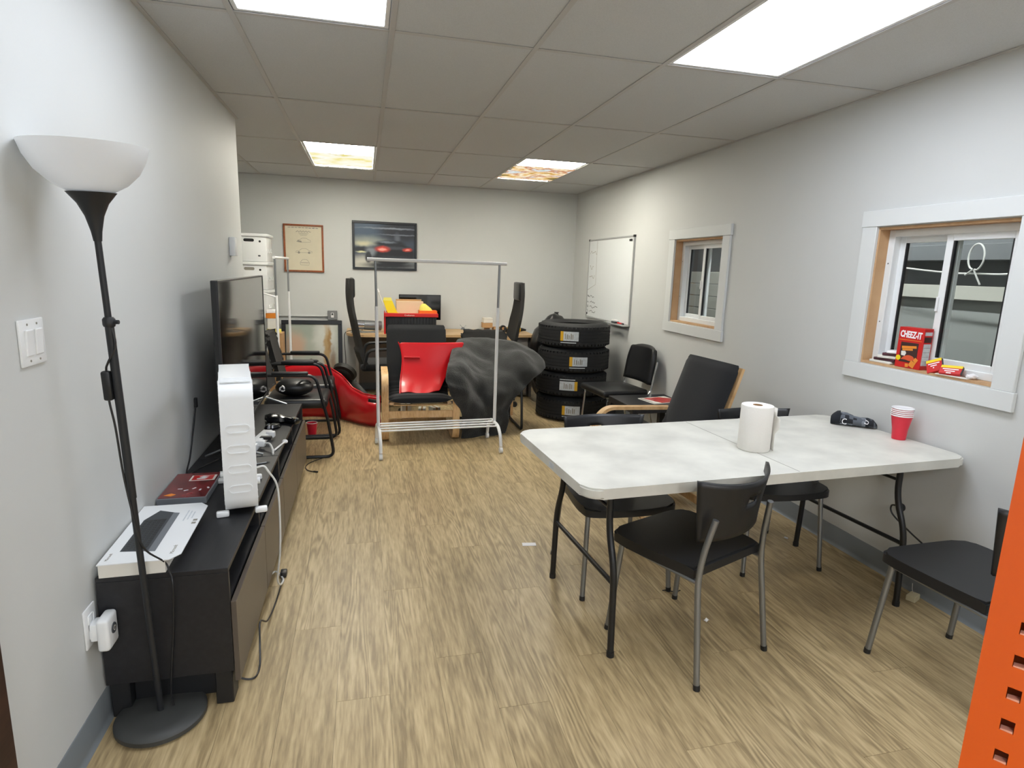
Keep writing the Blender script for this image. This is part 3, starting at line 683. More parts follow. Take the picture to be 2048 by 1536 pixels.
# ================================================================ folding table and stacking chairs
tz = .735
t = thing('folding_table', 'white plastic folding table with dark curved steel legs', 'table', (2.118, -.412, 0), math.radians(3.6))
hl_, hd_ = .917, .405
tp = prism(B(), rrect(2*hl_, 2*hd_, .065, 7), tz-.040, tz); bmesh.ops.bevel(tp, geom=[e for e in tp.edges if abs(e.verts[0].co.z-e.verts[1].co.z) < 1e-5], offset=.007, segments=2, affect='EDGES')
ttop = obj('table_top', tp, 'tabletop', t, 40)
obj('centre_seam', bx(-.0015, .0015, -hd_+.01, hd_-.01, tz-.0003, tz+.0004), 'inkl', ttop)
obj('corner_label', box(B(), (-hl_-.0005, -.06, tz-.022), (.001, .05, .022)), 'labelw', ttop)
for s in (-1, 1):
    lx = s*.735
    for q in (-1, 1):
        yo = q*.31
        p = [(lx+s*-.02, yo*.86, tz-.045), (lx-s*.02, yo*.86, .52), (lx, yo*1.02, .33), (lx, yo*1.02, .008)]
        p = [(lx, q*.235, tz-.045), (lx, q*.235, .50), (lx, q*.30, .36), (lx, q*.315, .008)]
        lg = obj('leg', tube(B(), fillet(p, .08, 6), .0135, 10), 'blacktube', t, 40)
        obj('foot_cap', tube(B(), [(lx, q*.315, .0), (lx, q*.315, .022)], .0155, 10), 'black', lg, 40)
    obj('cross_bar', tube(B(), [(lx, -.305, .30), (lx, .305, .30)], .010, 8), 'blacktube', t, 40)
    obj('upper_bar', tube(B(), [(lx, -.235, .585), (lx, .235, .585)], .007, 8), 'blacktube', t, 40)
    obj('brace', tube(B(), [(lx, 0, .585), (lx-s*.33, 0, tz-.045)], .008, 8), 'blacktube', t, 40)
    obj('mount_plate', bx(lx-.035, lx+.035, -.26, .26, tz-.047, tz-.038), 'black', t)
for q in (-1, 1): obj('apron_rail', bx(-.80, .80, q*.30-.008, q*.30+.008, tz-.062, tz-.038), 'black', t)
obj('carry_ring', tube(B(), [(.12+.016*math.sin(a), -.36, tz-.052+.016*math.cos(a)) for a in [k*2*PI/14 for k in range(15)]], .004, 6, False), 'black', t, 40)

def stack_chair():
    t = thing('stacking_chair', 'x', 'chair', (0, 0, 0), 0, 'black stacking chairs at the folding table')
    # seat shell, front is +y
    sz = .445
    poly = s2([(-.205, -.19), (-.225, .0), (-.228, .15), (-.19, .215), (0, .235), (.19, .215), (.228, .15), (.225, .0), (.205, -.19)], 5)
    sp = prism(B(), poly, sz-.040, sz); bmesh.ops.bevel(sp, geom=[e for e in sp.edges if e.verts[0].co.z > sz-.001 and e.verts[1].co.z > sz-.001], offset=.008, segments=2, affect='EDGES')
    for v in sp.verts: v.co.z -= .010*(1-min(1, (v.co.x/.2)**2)) if v.co.z > sz-.02 else 0
    obj('seat', sp, 'black', t, 40)
    # backrest: curved shell with side wings and a hand hole
    NX, NZ = 25, 13
    def bp(u, v):                       # u -1..1, v 0..1
        z = .535+.225*v+.014*(abs(u)**3)*v
        hw = .182+.034*v
        return Vector((u*hw, -.215-.055*v+.085*(u*u)*(.5+.6*v)-.0, z))
    V = {}; b = B()
    def vert(i, j):
        if (i, j) not in V: V[i, j] = b.verts.new(bp(-1+2*i/(NX-1), j/(NZ-1)))
        return V[i, j]
    for i in range(NX-1):
        for j in range(NZ-1):
            if 11 <= i <= 14 and j in (7, 8): continue          # the hand hole
            b.faces.new((vert(i, j), vert(i+1, j), vert(i+1, j+1), vert(i, j+1)))
    obj('backrest', b, 'black', t, 45, solid=.012)
    for s in (-1, 1):
        back = fillet([(s*.215, -.255, .0), (s*.198, -.205, .40), (s*.190, -.210, .50), (s*.170, -.235, .64)], .08, 5)
        l = obj('leg', tube(B(), back, .0115, 10), 'steel', t, 40); obj('foot_cap', tube(B(), [(s*.2152, -.2556, 0), (s*.2145, -.253, .02)], .0128, 10), 'black', l, 40)
        l = obj('leg', tube(B(), [(s*.218, .200, .0), (s*.198, .165, .41)], .0115, 10), 'steel', t, 40); obj('foot_cap', tube(B(), [(s*.2182, .2004, 0), (s*.2175, .199, .02)], .0128, 10), 'black', l, 40)
        obj('side_rail', tube(B(), [(s*.198, .17, .395), (s*.198, -.205, .395)], .009, 8), 'steel', t, 40)
    return t
ch = stack_chair()
place(ch, (1.742, -.700, 0), math.radians(22), 'black plastic stacking chair angled at the camera-side long edge of folding table')
place(clone(ch), (1.655, -.165, 0), math.radians(180), 'black stacking chair pushed in opposite the angled chair, near the paper-label end of table')
place(clone(ch), (2.545, -.115, 0), math.radians(177), 'black stacking chair pushed under the folding table next to the birch armchair')
place(clone(ch), (2.672, -1.145, 0), math.radians(2), 'black stacking chair standing alone between orange rack upright and right wall')

# things on the table
t = thing('paper_towel_roll', 'white paper towel roll standing on the folding table', 'paper towel', (2.150, -.500, tz+.001))
rl = lathe(B(), [(.021, 0), (.066, 0), (.068, .004), (.068, .194), (.066, .198), (.021, .198), (.021, 0)], 40); obj('roll', rl, 'towel', t, 40)
obj('core', lathe(B(), [(.0195, .001), (.0208, .001), (.0208, .1985), (.0195, .1985), (.0195, .001)], 24), 'cardboard', t, 40)
obj('loose_sheet', sheet(B(), [[(.0685*math.cos(a)+.004*k, .0685*math.sin(a)-.003*k, z) for k, a in enumerate((.2, .0, -.2, -.35))] for z in (.205, .15, .12, .09, .004)] and
    [[Vector((.069*math.cos(a), .069*math.sin(a), z))+Vector((d*math.cos(a-.6), d*math.sin(a-.6), 0)) for a, d in ((-.2, 0), (-.4, .001), (-.55, .006+.010*(z > .09 and z < .16)), (-.62, .014+.018*(z > .09 and z < .16)))] for z in (.194, .16, .145, .12, .105, .08, .003)]), 'towel', t, 60, solid=.0008)
t = thing('knit_sock', 'grey checkered ankle sock with white letter C on folding table', 'sock', (2.955, -.205, tz+.001), math.radians(-38)); t.scale = (1.05, 1.0, 1.3)
rows = []
prof = [(-.085, .018, .018, .030), (-.078, .030, .026, .036), (-.055, .040, .030, .052), (-.03, .044, .034, .050), (.0, .042, .036, .040), (.03, .040, .036, .036), (.06, .040, .036, .038), (.085, .034, .030, .032), (.100, .018, .018, .018), (.104, .004, .004, .010)]
bk = B()
rows = [[(xx, ry*math.cos(a)*(1.15 if math.cos(a) > 0 else 1)+.004*math.sin(7*xx*30+a*2), max(.0, hz*.5+hz*.5*math.sin(a))) for a in [2*PI*k/16 for k in range(17)]] for xx, ry, rz_, hz in prof]
sheet(bk, rows); bmesh.ops.remove_doubles(bk, verts=bk.verts, dist=.0005)
sk = obj('knit_body', bk, 'sock', t, 60)
cu = B(); rows = [[(xx, .036*math.cos(a)*f, max(.001, .027*f+.027*f*math.sin(a))) for a in [2*PI*k/16 for k in range(17)]] for xx, f in ((-.10, .62), (-.092, .8), (-.075, 1.02), (-.062, 1.06))]
sheet(cu, rows); obj('cuff', cu, 'sockdark', t, 60)
lettering('C', .034, 'cupwhite', t, TM(-.045, -.046, .020, Matrix.Rotation(PI/2-.15, 4, 'X')), .0015)
lettering('U', .026, 'cupwhite', t, TM(.052, -.0415, .026, Matrix.Rotation(PI/2-.35, 4, 'X') @ Matrix.Rotation(1.2, 4, 'Z')), .0012)
# five nested cups: each one a thing
for k in range(5):
    cupm = [(0, 0), (.030, 0), (.0335, .05), (.0455, .116), (.0478, .1165), (.0485, .1195), (.0465, .121), (.0445, .117), (.0328, .05), (.029, .002), (0, .002)]
    lab = ['lowest red plastic cup of the nested stack, its red wall showing', 'second red plastic cup up from the bottom of the nested stack', 'middle red plastic cup of the nested stack of five', 'second red plastic cup down from the top of the nested stack', 'topmost red plastic cup of the nested stack, white inside showing'][k]
    c = thing('plastic_cup', lab, 'cup', (2.988, -.452, tz+.001+.0085*k), 0, 'red plastic cups nested in a stack')
    s_ = 1-.002*k
    obj('cup_wall', lathe(B(), [(r*s_, z) for r, z in [(0, 0), (.030, 0), (.0335, .05), (.0452, .114)]], 36), 'cupred', c, 50)
    obj('cup_rim', lathe(B(), [(.0452*s_, .114), (.0478*s_, .1155), (.0488*s_, .1185), (.047*s_, .1205), (.0450*s_, .117)], 36), 'cupwhite', c, 50)
    obj('cup_lining', lathe(B(), [(.0450*s_, .117), (.0330*s_, .05), (.0290*s_, .0015), (0, .0015)], 36), 'cupwhite', c, 50)

# ---- things on the sill of the large window
sx, sz = XR+.048, W1[2]+.0125
t = thing('cracker_box', 'red cheese cracker box standing on the large window sill', 'food box', (XR+.030, -.360, sz), math.radians(-88))
bw, bd, bh = .135, .056, .198
obj('carton', bx(-bw/2, bw/2, -bd/2, bd/2, 0, bh, .0012, 1), 'cheez', t)
lettering('CHEEZ-IT', .044, 'cupwhite', t, TM(0, -bd/2-.0006, bh-.036, FRONT @ Matrix.Rotation(-.03, 4, 'Z')), .0005, sx=.62, bold=.0016)
obj('printed_line', bx(-.06, .06, -bd/2-.0008, -bd/2, bh-.063, bh-.0605), 'orange', t)
pn = obj('printed_panel', bx(-.047, .047, -bd/2-.0010, -bd/2, .028, .125), 'brown', t)
def flatp(poly, m, par, y, name): return obj(name, prism(B(), poly, y-.0004, y, XZ), m, par)
yy = -bd/2-.0010
flatp([(-.040, .105), (.038, .112), (.040, .100), (-.038, .093)], 'orange', pn, yy, 'printed_words'); flatp([(-.036, .092), (.02, .097), (.022, .088), (-.034, .083)], 'cracker', pn, yy, 'printed_words')
flatp([(-.040, .080), (-.018, .082), (-.012, .072), (-.018, .058), (-.038, .060)], 'paper', pn, yy, 'printed_logo')
flatp(s2([(-.038, .040), (-.02, .056), (.004, .064), (.028, .058), (.034, .044), (.012, .036), (-.01, .040), (-.038, .040)], 4)[:-1], mat('paprika', '#d2542e', .5), pn, yy, 'printed_food')
def sq(cx, cz, s, a): return [(cx+s*math.cos(a+k*PI/2), cz+s*math.sin(a+k*PI/2)) for k in range(4)]
for cx, cz, s, a in ((.028, .022, .021, .35), (.044, .043, .014, .2), (.0, .014, .012, .9)): flatp(sq(cx, cz, s, a), 'cracker', t, yy-.0006, 'printed_cracker')
flatp(rrect(.026, .026, .0129, 5, -.052, .046), 'yellow', t, yy-.0002, 'printed_badge')
sp_ = obj('nutrition_panel', bx(bw/2, bw/2+.0006, -bd/2+.006, bd/2-.006, .02, .125), 'labelw', t)
for k in range(4): obj('printed_rule', bx(bw/2+.0006, bw/2+.001, -bd/2+.008, bd/2-.008, .04+.022*k, .0412+.022*k), 'ink', sp_)
obj('printed_patch', bx(bw/2, bw/2+.0006, -bd/2+.006, bd/2-.006, .165, .182), 'labelw', t)
obj('printed_patch', bx(bw/2, bw/2+.0006, -bd/2+.006, bd/2-.006, .132, .158), 'brown', t)
def candy(name, label, loc, rz, R, w, h):
    t = thing(name, label, 'candy box', loc, rz, 'small red and yellow snack boxes on the sill')
    M_ = R
    b = B(); box(b, (0, 0, 0), (w, .016, h), .001, 1); o = obj('carton', b, 'cheez', t); o.matrix_local = M_
    def ch(nm, a, m): q = obj(nm, bx(*a), m, o)
    ch('yellow_band', (-w/2, w/2, -.0086, -.008, h/2-.014, h/2-.001), 'yellow')
    ch('yellow_band', (-w/2, w/2, -.008, .008, h/2, h/2+.0006), 'yellow')
    for k in range(3): ch('printed_words', (-w*.38+.01*k, w*.36-.012*k, -.0086, -.008, h/2-.024-.011*k, h/2-.019-.011*k), 'cupwhite')
    ch('dark_end', (w/2, w/2+.0006, -.007, .007, -h/2+.002, h/2-.002), 'ink')
    return t
candy('snack_box', 'red and yellow snack box tilted against the cracker box', (XR+.020, -.495, sz+.031), math.radians(-70), Matrix.Rotation(-.42, 4, 'Y') @ Matrix.Rotation(-.5, 4, 'X'), .066, .064)
candy('snack_box', 'red and yellow snack box lying nearly flat beside the white wrapper', (XR+.018, -.580, sz+.024), math.radians(-72), Matrix.Rotation(-.05, 4, 'Y') @ Matrix.Rotation(-.75, 4, 'X'), .086, .046)
t = thing('white_wrapper', 'crumpled white wrapper beside the snack boxes on the sill', 'wrapper', (XR+.030, -.668, sz+.001), .4)
wr_ = B(); bmesh.ops.create_icosphere(wr_, subdivisions=2, radius=.022)
for v in wr_.verts: v.co = v.co*(1+.35*noise.noise(v.co*90)); v.co.z = max(-.012, v.co.z*.55)
bmesh.ops.translate(wr_, vec=(0, 0, .012), verts=wr_.verts); obj('foil', wr_, 'cupwhite', t, 20)
t = thing('flat_packet', 'thin flat packet under the snack boxes on the sill', 'packet', (XR+.012, -.60, sz), math.radians(-88)); obj('sleeve', bx(-.075, .075, -.02, .014, 0, .003, .0006, 1), 'paper', t)
for k in range(5):
    lab = ['white folded paper packet on top of the packet pile by the cracker box', 'dark plum packet in the pile by the cracker box', 'pale packet in the pile by the cracker box', 'dark packet in the pile by the cracker box', 'pale packet at the bottom of the pile by the cracker box'][4-k]
    t = thing('snack_packet', lab, 'packet', (XR+.042+.004*(k % 2), -.195-.016*k, sz+.0145*k), math.radians(-88+7*k), 'snack packets piled on the sill')
    mm = ['paper', mat('plum foil %d' % k, '#4a2a32', .3), 'paper', mat('plum foil %d' % k, '#573039', .3), 'cupwhite'][k]
    b = B(); box(b, (0, 0, .005), (.125-.012*k, .078, .014), .0035, 2)
    for v in b.verts: v.co.z += .0015*noise.noise(v.co*60)+.0015
    obj('pouch', b, mm, t, 50); obj('crimp', bx(.06-.006*k, .068-.006*k, -.036, .036, .004, .0055), mm, t)

# ================================================================ birch armchairs
def armchair(label):
    t = thing('bentwood_armchair', label, 'armchair', (0, 0, 0), 0, 'birch bentwood armchairs with black cushions')
    hw = .30; sw = .058
    loop = f2([(.36, .014), (-.285, .014), (-.30, .30), (-.315, .49), (-.235, .578), (.26, .560)], .10, 7)
    for s in (-1, 1):
        x0, x1 = (s*hw-sw/2, s*hw+sw/2)
        obj('arm_and_leg', strip(B(), loop, .021, x0, x1), 'pwood', t, 35)
        bf = s2([(-.26, .334), (-.10, .293), (.08, .268), (.18, .315), (.25, .45), (.31, .65), (.37, .83), (.40, .925)], 6)
        obj('back_frame', strip(B(), bf, .020, s*.245-.018, s*.245+.018), 'pwood', t, 35)
        obj('stretcher_bolt', tube(B(), [(s*.262, -.20, .325), (s*.292, -.20, .325)], .012, 10), 'steel', t, 40)
    obj('front_rail', bx(-hw+sw/2, hw-sw/2, -.295, -.277, .215, .275, .003, 1), 'pwood', t)
    obj('rear_rail', bx(-hw+sw/2, hw-sw/2, .20, .218, .03, .085, .003, 1), 'pwood', t)
    for y_, z_ in ((-.24, .322), (.10, .266), (.30, .66), (.39, .90)): obj('slat', box(B(), (0, y_, z_-.004), (.46, .035, .012), .003, 1), 'pwood', t)
    # cushion, one long pad with rolls at the lumbar
    path = s2([(-.285, .366), (-.20, .370), (-.02, .333), (.07, .325), (.15, .370), (.20, .47), (.255, .63), (.325, .83), (.365, .945)], 7)
    b = B(); n = len(path); hw2 = .275; NX = 12
    topr, botr = [], []
    for i, (a, z) in enumerate(path):
        p, q = path[max(i-1, 0)], path[min(i+1, n-1)]; dx, dy = q[0]-p[0], q[1]-p[1]; l = math.hypot(dx, dy); nx, ny = -dy/l, dx/l
        th = .036*(min(1, .35+i*.22, .35+(n-1-i)*.22)); wv = .004*math.sin(i*2.2) if i < n*.62 else 0
        w2 = hw2*(1 if 2 < i < n-3 else .97 if i in (1, 2, n-3, n-2) else .93)
        topr.append([(w2*(-1+2*k/NX), a+nx*(th*(1-abs(-1+2*k/NX)**5)+wv), z+ny*(th*(1-abs(-1+2*k/NX)**5)+wv)) for k in range(NX+1)])
        botr.append([(w2*(-1+2*k/NX), a-nx*.026*(1-abs(-1+2*k/NX)**6), z-ny*.026*(1-abs(-1+2*k/NX)**6)) for k in range(NX+1)])
    sheet(b, topr); sheet(b, botr); sheet(b, [topr[0], botr[0]]); sheet(b, [topr[-1], botr[-1]])
    bmesh.ops.remove_doubles(b, verts=b.verts, dist=.0006); obj('cushion', b, 'cushion', t, 60)
    return t
ac = armchair('black-cushioned birch armchair with a red panel propped on its seat'); place(ac, (.945, 2.570, 0), math.radians(-1))
place(clone(ac), (2.330, .700, 0), math.radians(-86), 'black-cushioned birch armchair with bare seat facing away from the right wall')

# ================================================================ clothes racks
def rack(loc, rz, label, Ln):
    t = thing('clothes_rack', label, 'clothes rack', loc, rz, 'white metal clothes racks'); h = Ln/2
    obj('hanging_rail', tube(B(), [(-h-.06, 0, 1.525), (h+.06, 0, 1.525)], .0135, 10), 'whitepaint', t, 40)
    for s in (-1, 1):
        obj('upright', tube(B(), [(s*(h-.01), 0, .20), (s*(h-.005), 0, 1.17)], .0135, 10), 'whitepaint', t, 40)
        obj('inner_tube', tube(B(), [(s*(h-.005), 0, 1.15), (s*h, 0, 1.515)], .0095, 10), 'steel', t, 40)
        ft = fillet([(s*(h-.01), -.225, .052), (s*(h-.01), -.205, .135), (s*(h-.01), -.12, .205), (s*(h-.01), .12, .205), (s*(h-.01), .205, .135), (s*(h-.01), .225, .052)], .07, 5)
        fo = obj('foot', tube(B(), ft, .0135, 10), 'whitepaint', t, 40)
        for q in (-1, 1):
            ca = obj('caster', tube(B(), [(s*(h-.01)-.012, q*.228, .0245), (s*(h-.01)+.012, q*.228, .0245)], .0245, 16), 'white', fo, 40)
    for k in range(4): obj('shelf_bar', tube(B(), [(-h+.01, -.115+.077*k, .200), (h-.01, -.115+.077*k, .200)], .0075, 8), 'whitepaint', t, 40)
    return t
r1 = rack((1.060, 2.075, 0), math.radians(3), 'white clothes rack on casters standing in front of the red panel', .985)
r2 = clone(r1); place(r2, (-.330, 3.86, 0), math.radians(90), 'white clothes rack on casters before the leaning painting')
obj('angled_tube', tube(B(), [(-.49, 0, 1.155), (-.60, .20, 1.225)], .008, 8), 'whitepaint', r2, 40)
# ================================================================ back of the room
# framed pictures on the back wall
def frame(t, w, h, fw, dp, m):
    b = B()
    obj('frame_rail', bx(-w/2, w/2, -dp, 0, h/2-fw, h/2, .002, 1), m, t); obj('frame_rail', bx(-w/2, w/2, -dp, 0, -h/2, -h/2+fw, .002, 1), m, t)
    obj('frame_stile', bx(-w/2, -w/2+fw, -dp, 0, -h/2+fw, h/2-fw, .002, 1), m, t); obj('frame_stile', bx(w/2-fw, w/2, -dp, 0, -h/2+fw, h/2-fw, .002, 1), m, t)
def flat(par, poly, m, y, name): return obj(name, prism(B(), poly, y-.0005, y, XZ), m, par)
def pline(par, pts, wd, m, y, name, closed=False):
    b = B(); pts = list(pts)
    strip(b, pts, wd, y-.0005, y, XZ); return obj(name, b, m, par)
t = thing('framed_poster', 'brown framed cream poster with line drawings of cars on back wall', 'framed poster', (-.176, YF-.001, 1.645)); w_, h_ = .430, .527
frame(t, w_, h_, .020, .022, 'framebrown'); pp = obj('poster', bx(-w_/2+.018, w_/2-.018, -.012, -.004, -h_/2+.018, h_/2-.018), 'cream', t)
Y0 = -.0122
for k in range(9): flat(pp, [(-.165+.037*k, .222), (-.137+.037*k, .222), (-.137+.037*k, .228+.003*(k % 2)), (-.165+.037*k, .229)], 'inkl' if k < 6 else 'greyplate', Y0, 'printed_title')
pline(pp, [(-.08+.16*i/16, .185+.007*((i*7) % 3-1)) for i in range(17)], .006, 'inkl', Y0, 'printed_title')
for k in range(3): flat(pp, [(-.055+.01*k, .165-.012*k), (.055-.01*k, .165-.012*k), (.055-.01*k, .168-.012*k), (-.055+.01*k, .168-.012*k)], 'inkl', Y0, 'printed_line')
car3 = [(-.075, -.012), (-.06, .004), (-.035, .014), (-.01, .028), (.03, .026), (.055, .010), (.075, .002), (.074, -.014), (.04, -.018), (-.03, -.020), (-.075, -.012)]
pline(pp, [(a, b+.085) for a, b in car3], .0035, 'inkl', Y0, 'car_drawing'); flat(pp, [(-.07, .072), (-.02, .066), (-.025, .082), (-.06, .088)], 'inkl', Y0, 'car_drawing_shade')
side = [(-.088, -.012), (-.083, .004), (-.05, .010), (-.02, .032), (.02, .034), (.055, .012), (.088, .000), (.092, -.012), (-.088, -.012)]
pline(pp, [(a, b-.035) for a, b in side], .0035, 'inkl', Y0, 'car_drawing')
for s in (-.055, .055): flat(pp, rrect(.026, .026, .0129, 4, s, -.047), 'inkl', Y0, 'wheel_drawing')
rear = [(-.045, -.025), (-.05, .0), (-.035, .022), (-.022, .036), (.022, .036), (.035, .022), (.05, .0), (.045, -.025), (-.045, -.025)]
pline(pp, [(a+.005, b-.160) for a, b in rear], .0035, 'inkl', Y0, 'car_drawing'); pline(pp, [(-.038, -.160), (.048, -.160)], .005, 'inkl', Y0, 'car_drawing')

t = thing('framed_picture', 'black framed night picture of a dark car with red tail lights', 'framed picture', (.723, YF-.001, 1.705)); w_, h_ = .735, .548
frame(t, w_, h_, .026, .025, 'frameblack'); pp = obj('print', bx(-w_/2+.024, w_/2-.024, -.012, -.004, -h_/2+.024, h_/2-.024), spots_mat('night car print', '#3d4856', [(-.22, .16, .22, .12, '#46586c', .6), (-.20, .05, .20, .05, '#8f968f', .8), (-.24, .02, .09, .025, '#c8c4a4', .8), (.20, .17, .26, .11, '#2a2d35', .4), (.08, .20, .30, .008, '#8d95a0', .9), (.20, .13, .22, .006, '#79818c', .9), (.14, .09, .03, .05, '#5d646e', .8), (.0, -.24, .5, .10, '#85898a', .6), (-.26, -.21, .13, .08, '#c4c1b4', .7),
  (-.27, -.045, .09, .028, '#23272b', .4), (-.265, -.075, .05, .010, '#dddcae', .7), (.06, -.22, .28, .035, '#1c1e22', .6), (.09, -.09, .26, .125, '#14161a', .12), (.06, .03, .17, .035, '#20252b', .3), (.02, .045, .09, .012, '#707a85', .7), (-.16, -.06, .055, .06, '#7e858c', .6), (-.19, -.13, .035, .065, '#2a2d31', .3),
  (.10, -.02, .26, .016, '#3f444b', .8), (-.03, -.035, .075, .032, '#d9432f', .5), (-.03, -.037, .045, .014, '#f0a394', .5), (.26, -.035, .05, .020, '#d9432f', .5), (.26, -.036, .026, .009, '#f0a394', .5), (.12, -.13, .20, .02, '#2b2f35', .8)], (16, .012), .3), t)
# conduit with metal box
t = thing('wall_conduit', 'grey metal outlet box with surface conduit on the back wall', 'outlet box', (.118, YF-.001, .895))
obj('conduit', tube(B(), [(-.62, -.014, -.012), (-.05, -.014, -.012)], .010, 8), 'wall', t, 40)
mb = obj('metal_box', box(B(), (0, -.026, 0), (.108, .052, .108), .004, 1), 'galv', t); obj('switch', box(B(), (0, -.054, .002), (.032, .006, .055), .001, 1), 'cupwhite', mb); obj('switch_toggle', box(B(), (0, -.058, .014), (.02, .006, .02), .001, 1), 'ink', mb)

# desk along the back wall
t = thing('desk', 'long light wood desk along the back wall', 'desk', (1.40, 4.24, 0))
dt = [(-1.10, .34), (1.10, .34), (1.10, -.28)]+[(-1.10+.25*(1-math.sin(a))-.0, -.32+.25*(1-math.cos(a))) for a in [k*PI/2/6 for k in range(7)]]
dt = [(1.00, .33), (-1.12, .33)]+[(-.88-.24*math.cos(a), -.10-.24*math.sin(a)) for a in [k*PI/2/7 for k in range(8)]]+[(1.00, -.30)]
obj('desk_top', prism(B(), dt, .715, .745), 'deskwood', t)
obj('end_panel', bx(-1.02, -.99, -.18, .30, 0, .715), 'deskgrey', t); obj('end_panel', bx(.96, .99, -.26, .30, 0, .715), 'deskgrey', t); obj('modesty_panel', bx(-.99, .96, .27, .29, .10, .715), 'deskgrey', t)
obj('drawer_unit', bx(.52, .94, -.24, .25, .02, .71, .004, 1), 'deskgrey', t)
for k in range(3): obj('drawer_front', bx(.53, .93, -.26, -.242, .04+.22*k, .245+.22*k, .003, 1), 'deskgrey', t)

# tool tote on the desk with its contents
DZ = .746
t = thing('tool_tote', 'red and black plastic tool tote on the desk', 'tool tote', (.985, 4.085, DZ), math.radians(-2))
obj('body', bx(-.275, .275, -.15, .15, 0, .195, .012, 2), 'black', t, 40)
for k in range(15): obj('rib', bx(-.25+.034*k, -.238+.034*k, -.158, -.149, .02, .19, .002, 1), 'black', t)
rim = B()
for a in ((-.295, .295, -.172, -.150), (-.295, .295, .150, .172), (-.295, -.275, -.150, .150), (.275, .295, -.150, .150)): addbx(rim, *a, .190, .232, .005, 1)
obj('rim', rim, 'cheez', t, 40); obj('side_panel', bx(-.295, -.276, -.15, .15, 0, .19, .004, 1), 'cheez', t)
lettering('Craftsman', .026, 'paper', t, TM(-.02, -.1728, .210), .0005)
obj('inner_tray', bx(-.274, .274, -.149, .149, .196, .204), 'cheez', t)
t = thing('yellow_folder', 'bright yellow plastic wedge sticking out of the tool tote', 'folder', (.755, 4.02, DZ+.206), 0)
obj('blade', prism(B(), [(-.02, .0), (.14, .0), (.075, .03), (.025, .15), (.01, .185), (-.065, .185), (-.075, .15)], -.02, .02, XZ), 'yellow', t)
obj('pale_edge', prism(B(), [(-.074, .155), (.022, .155), (.012, .187), (-.066, .187)], -.021, .021, XZ), 'lemon', t)
t = thing('white_stick', 'thin white stick standing behind the yellow wedge in the tote', 'stick', (.72, 4.10, DZ+.206), 0); obj('rod', tube(B(), [(0, 0, 0), (-.085, 0, .245)], .005, 8), 'paper', t, 40); obj('tip', tube(B(), [(-.083, 0, .24), (-.098, 0, .275)], .009, 8), 'cupwhite', t, 40)
t = thing('cardboard_box', 'pinkish cardboard box standing in the tool tote', 'box', (.975, 4.15, DZ+.206), 0); obj('carton', bx(-.15, .15, -.06, .04, 0, .145, .002, 1), mat('pink card', '#d6bd9f', .8), t); obj('lid_flap', bx(-.15, .135, .028, .034, .14, .165), 'cardboard', t)
t = thing('orange_tray', 'orange plastic tray at the end of the tool tote', 'tray', (1.165, 4.005, DZ+.206), 0)
obj('bottom', bx(-.085, .085, -.05, .05, 0, .005), mat('orange plastic', '#ec6a14', .4), t); MT['orpl'] = bpy.data.materials['orange plastic']
for a in ((-.10, .10, -.06, -.05), (-.10, .10, .05, .06), (-.10, -.09, -.05, .05), (.09, .10, -.05, .05)): obj('side', bx(*a, 0, .055, .002, 1), 'orpl', t)
t = thing('yellow_cloth', 'crumpled pale yellow cloth heaped in the orange tray', 'cloth', (1.155, 4.005, DZ+.215), 0); cl_ = B(); bmesh.ops.create_icosphere(cl_, subdivisions=3, radius=.08)
for v in cl_.verts: v.co = Vector((v.co.x*(1 if v.co.x < 0 else 1.0), v.co.y*.58, max(0, (v.co.z+.045)*.8*(1.0-.55*v.co.x/.08*.9))))+Vector((0, 0, .004+.012*noise.noise(v.co*30)))
obj('fabric', cl_, 'lemon', t, 50)
t = thing('computer_monitor', 'black computer monitor on the desk behind the tool tote', 'monitor', (1.115, 4.40, DZ), math.radians(3)); obj('panel', bx(-.245, .245, -.012, .014, .12, .415, .003, 1), 'bezel', t); obj('screen', bx(-.238, .238, -.0135, -.0118, .128, .408), 'screen', t); obj('stand', bx(-.03, .03, .014, .03, .0, .25), 'black', t); obj('base', bx(-.11, .11, -.06, .10, 0, .012, .004, 1), 'black', t)
t = thing('metal_canister', 'silver metal cylinder lying on the desk beside the tool tote', 'canister', (.52, 4.12, DZ+.090), 0)
obj('cylinder', tube(B(), [(-.16, 0, .0), (.14, .05, -.022)], .052, 24), 'chrome', t, 40); obj('sleeve', tube(B(), [(-.05, .018, -.008), (.14, .05, -.022)], .0535, 24), 'steel', t, 40)
t2 = thing('bracket_clutter', 'flat metal brackets lying on the desk under the silver cylinder', 'bracket', (.50, 4.11, DZ), 0); obj('plate', bx(-.17, .12, -.05, .05, 0, .008, .002, 1), 'galv', t2); obj('saddle', bx(-.10, -.06, -.04, .05, .008, .022, .002, 1), 'galv', t2); obj('saddle', bx(.05, .09, -.02, .07, .008, .0105, .001, 1), 'galv', t2)
t = thing('white_box', 'small white box on top of the cardboard carton on the desk', 'box', (1.93, 4.42, DZ+.096), math.radians(2)); obj('carton', bx(-.055, .055, -.05, .05, 0, .058, .002, 1), 'paper', t); obj('lid_seam', bx(-.0555, .0555, -.0505, .0505, .040, .0415), 'inkl', t)
t = thing('cardboard_carton', 'small brown cardboard carton on the desk under the white box', 'box', (1.93, 4.43, DZ), math.radians(-3)); obj('carton', bx(-.065, .06, -.055, .055, .035, .095, .002, 1), 'cardboard', t); obj('pedestal', bx(-.03, .03, -.03, .04, 0, .035), mat('dark card', '#7a6046', .8), t)
t = thing('cardboard_tray', 'low cardboard tray on the desk beside the brown carton', 'tray', (2.06, 4.42, DZ), 0); obj('bottom', bx(-.055, .075, -.05, .05, 0, .004), 'cardboard', t)
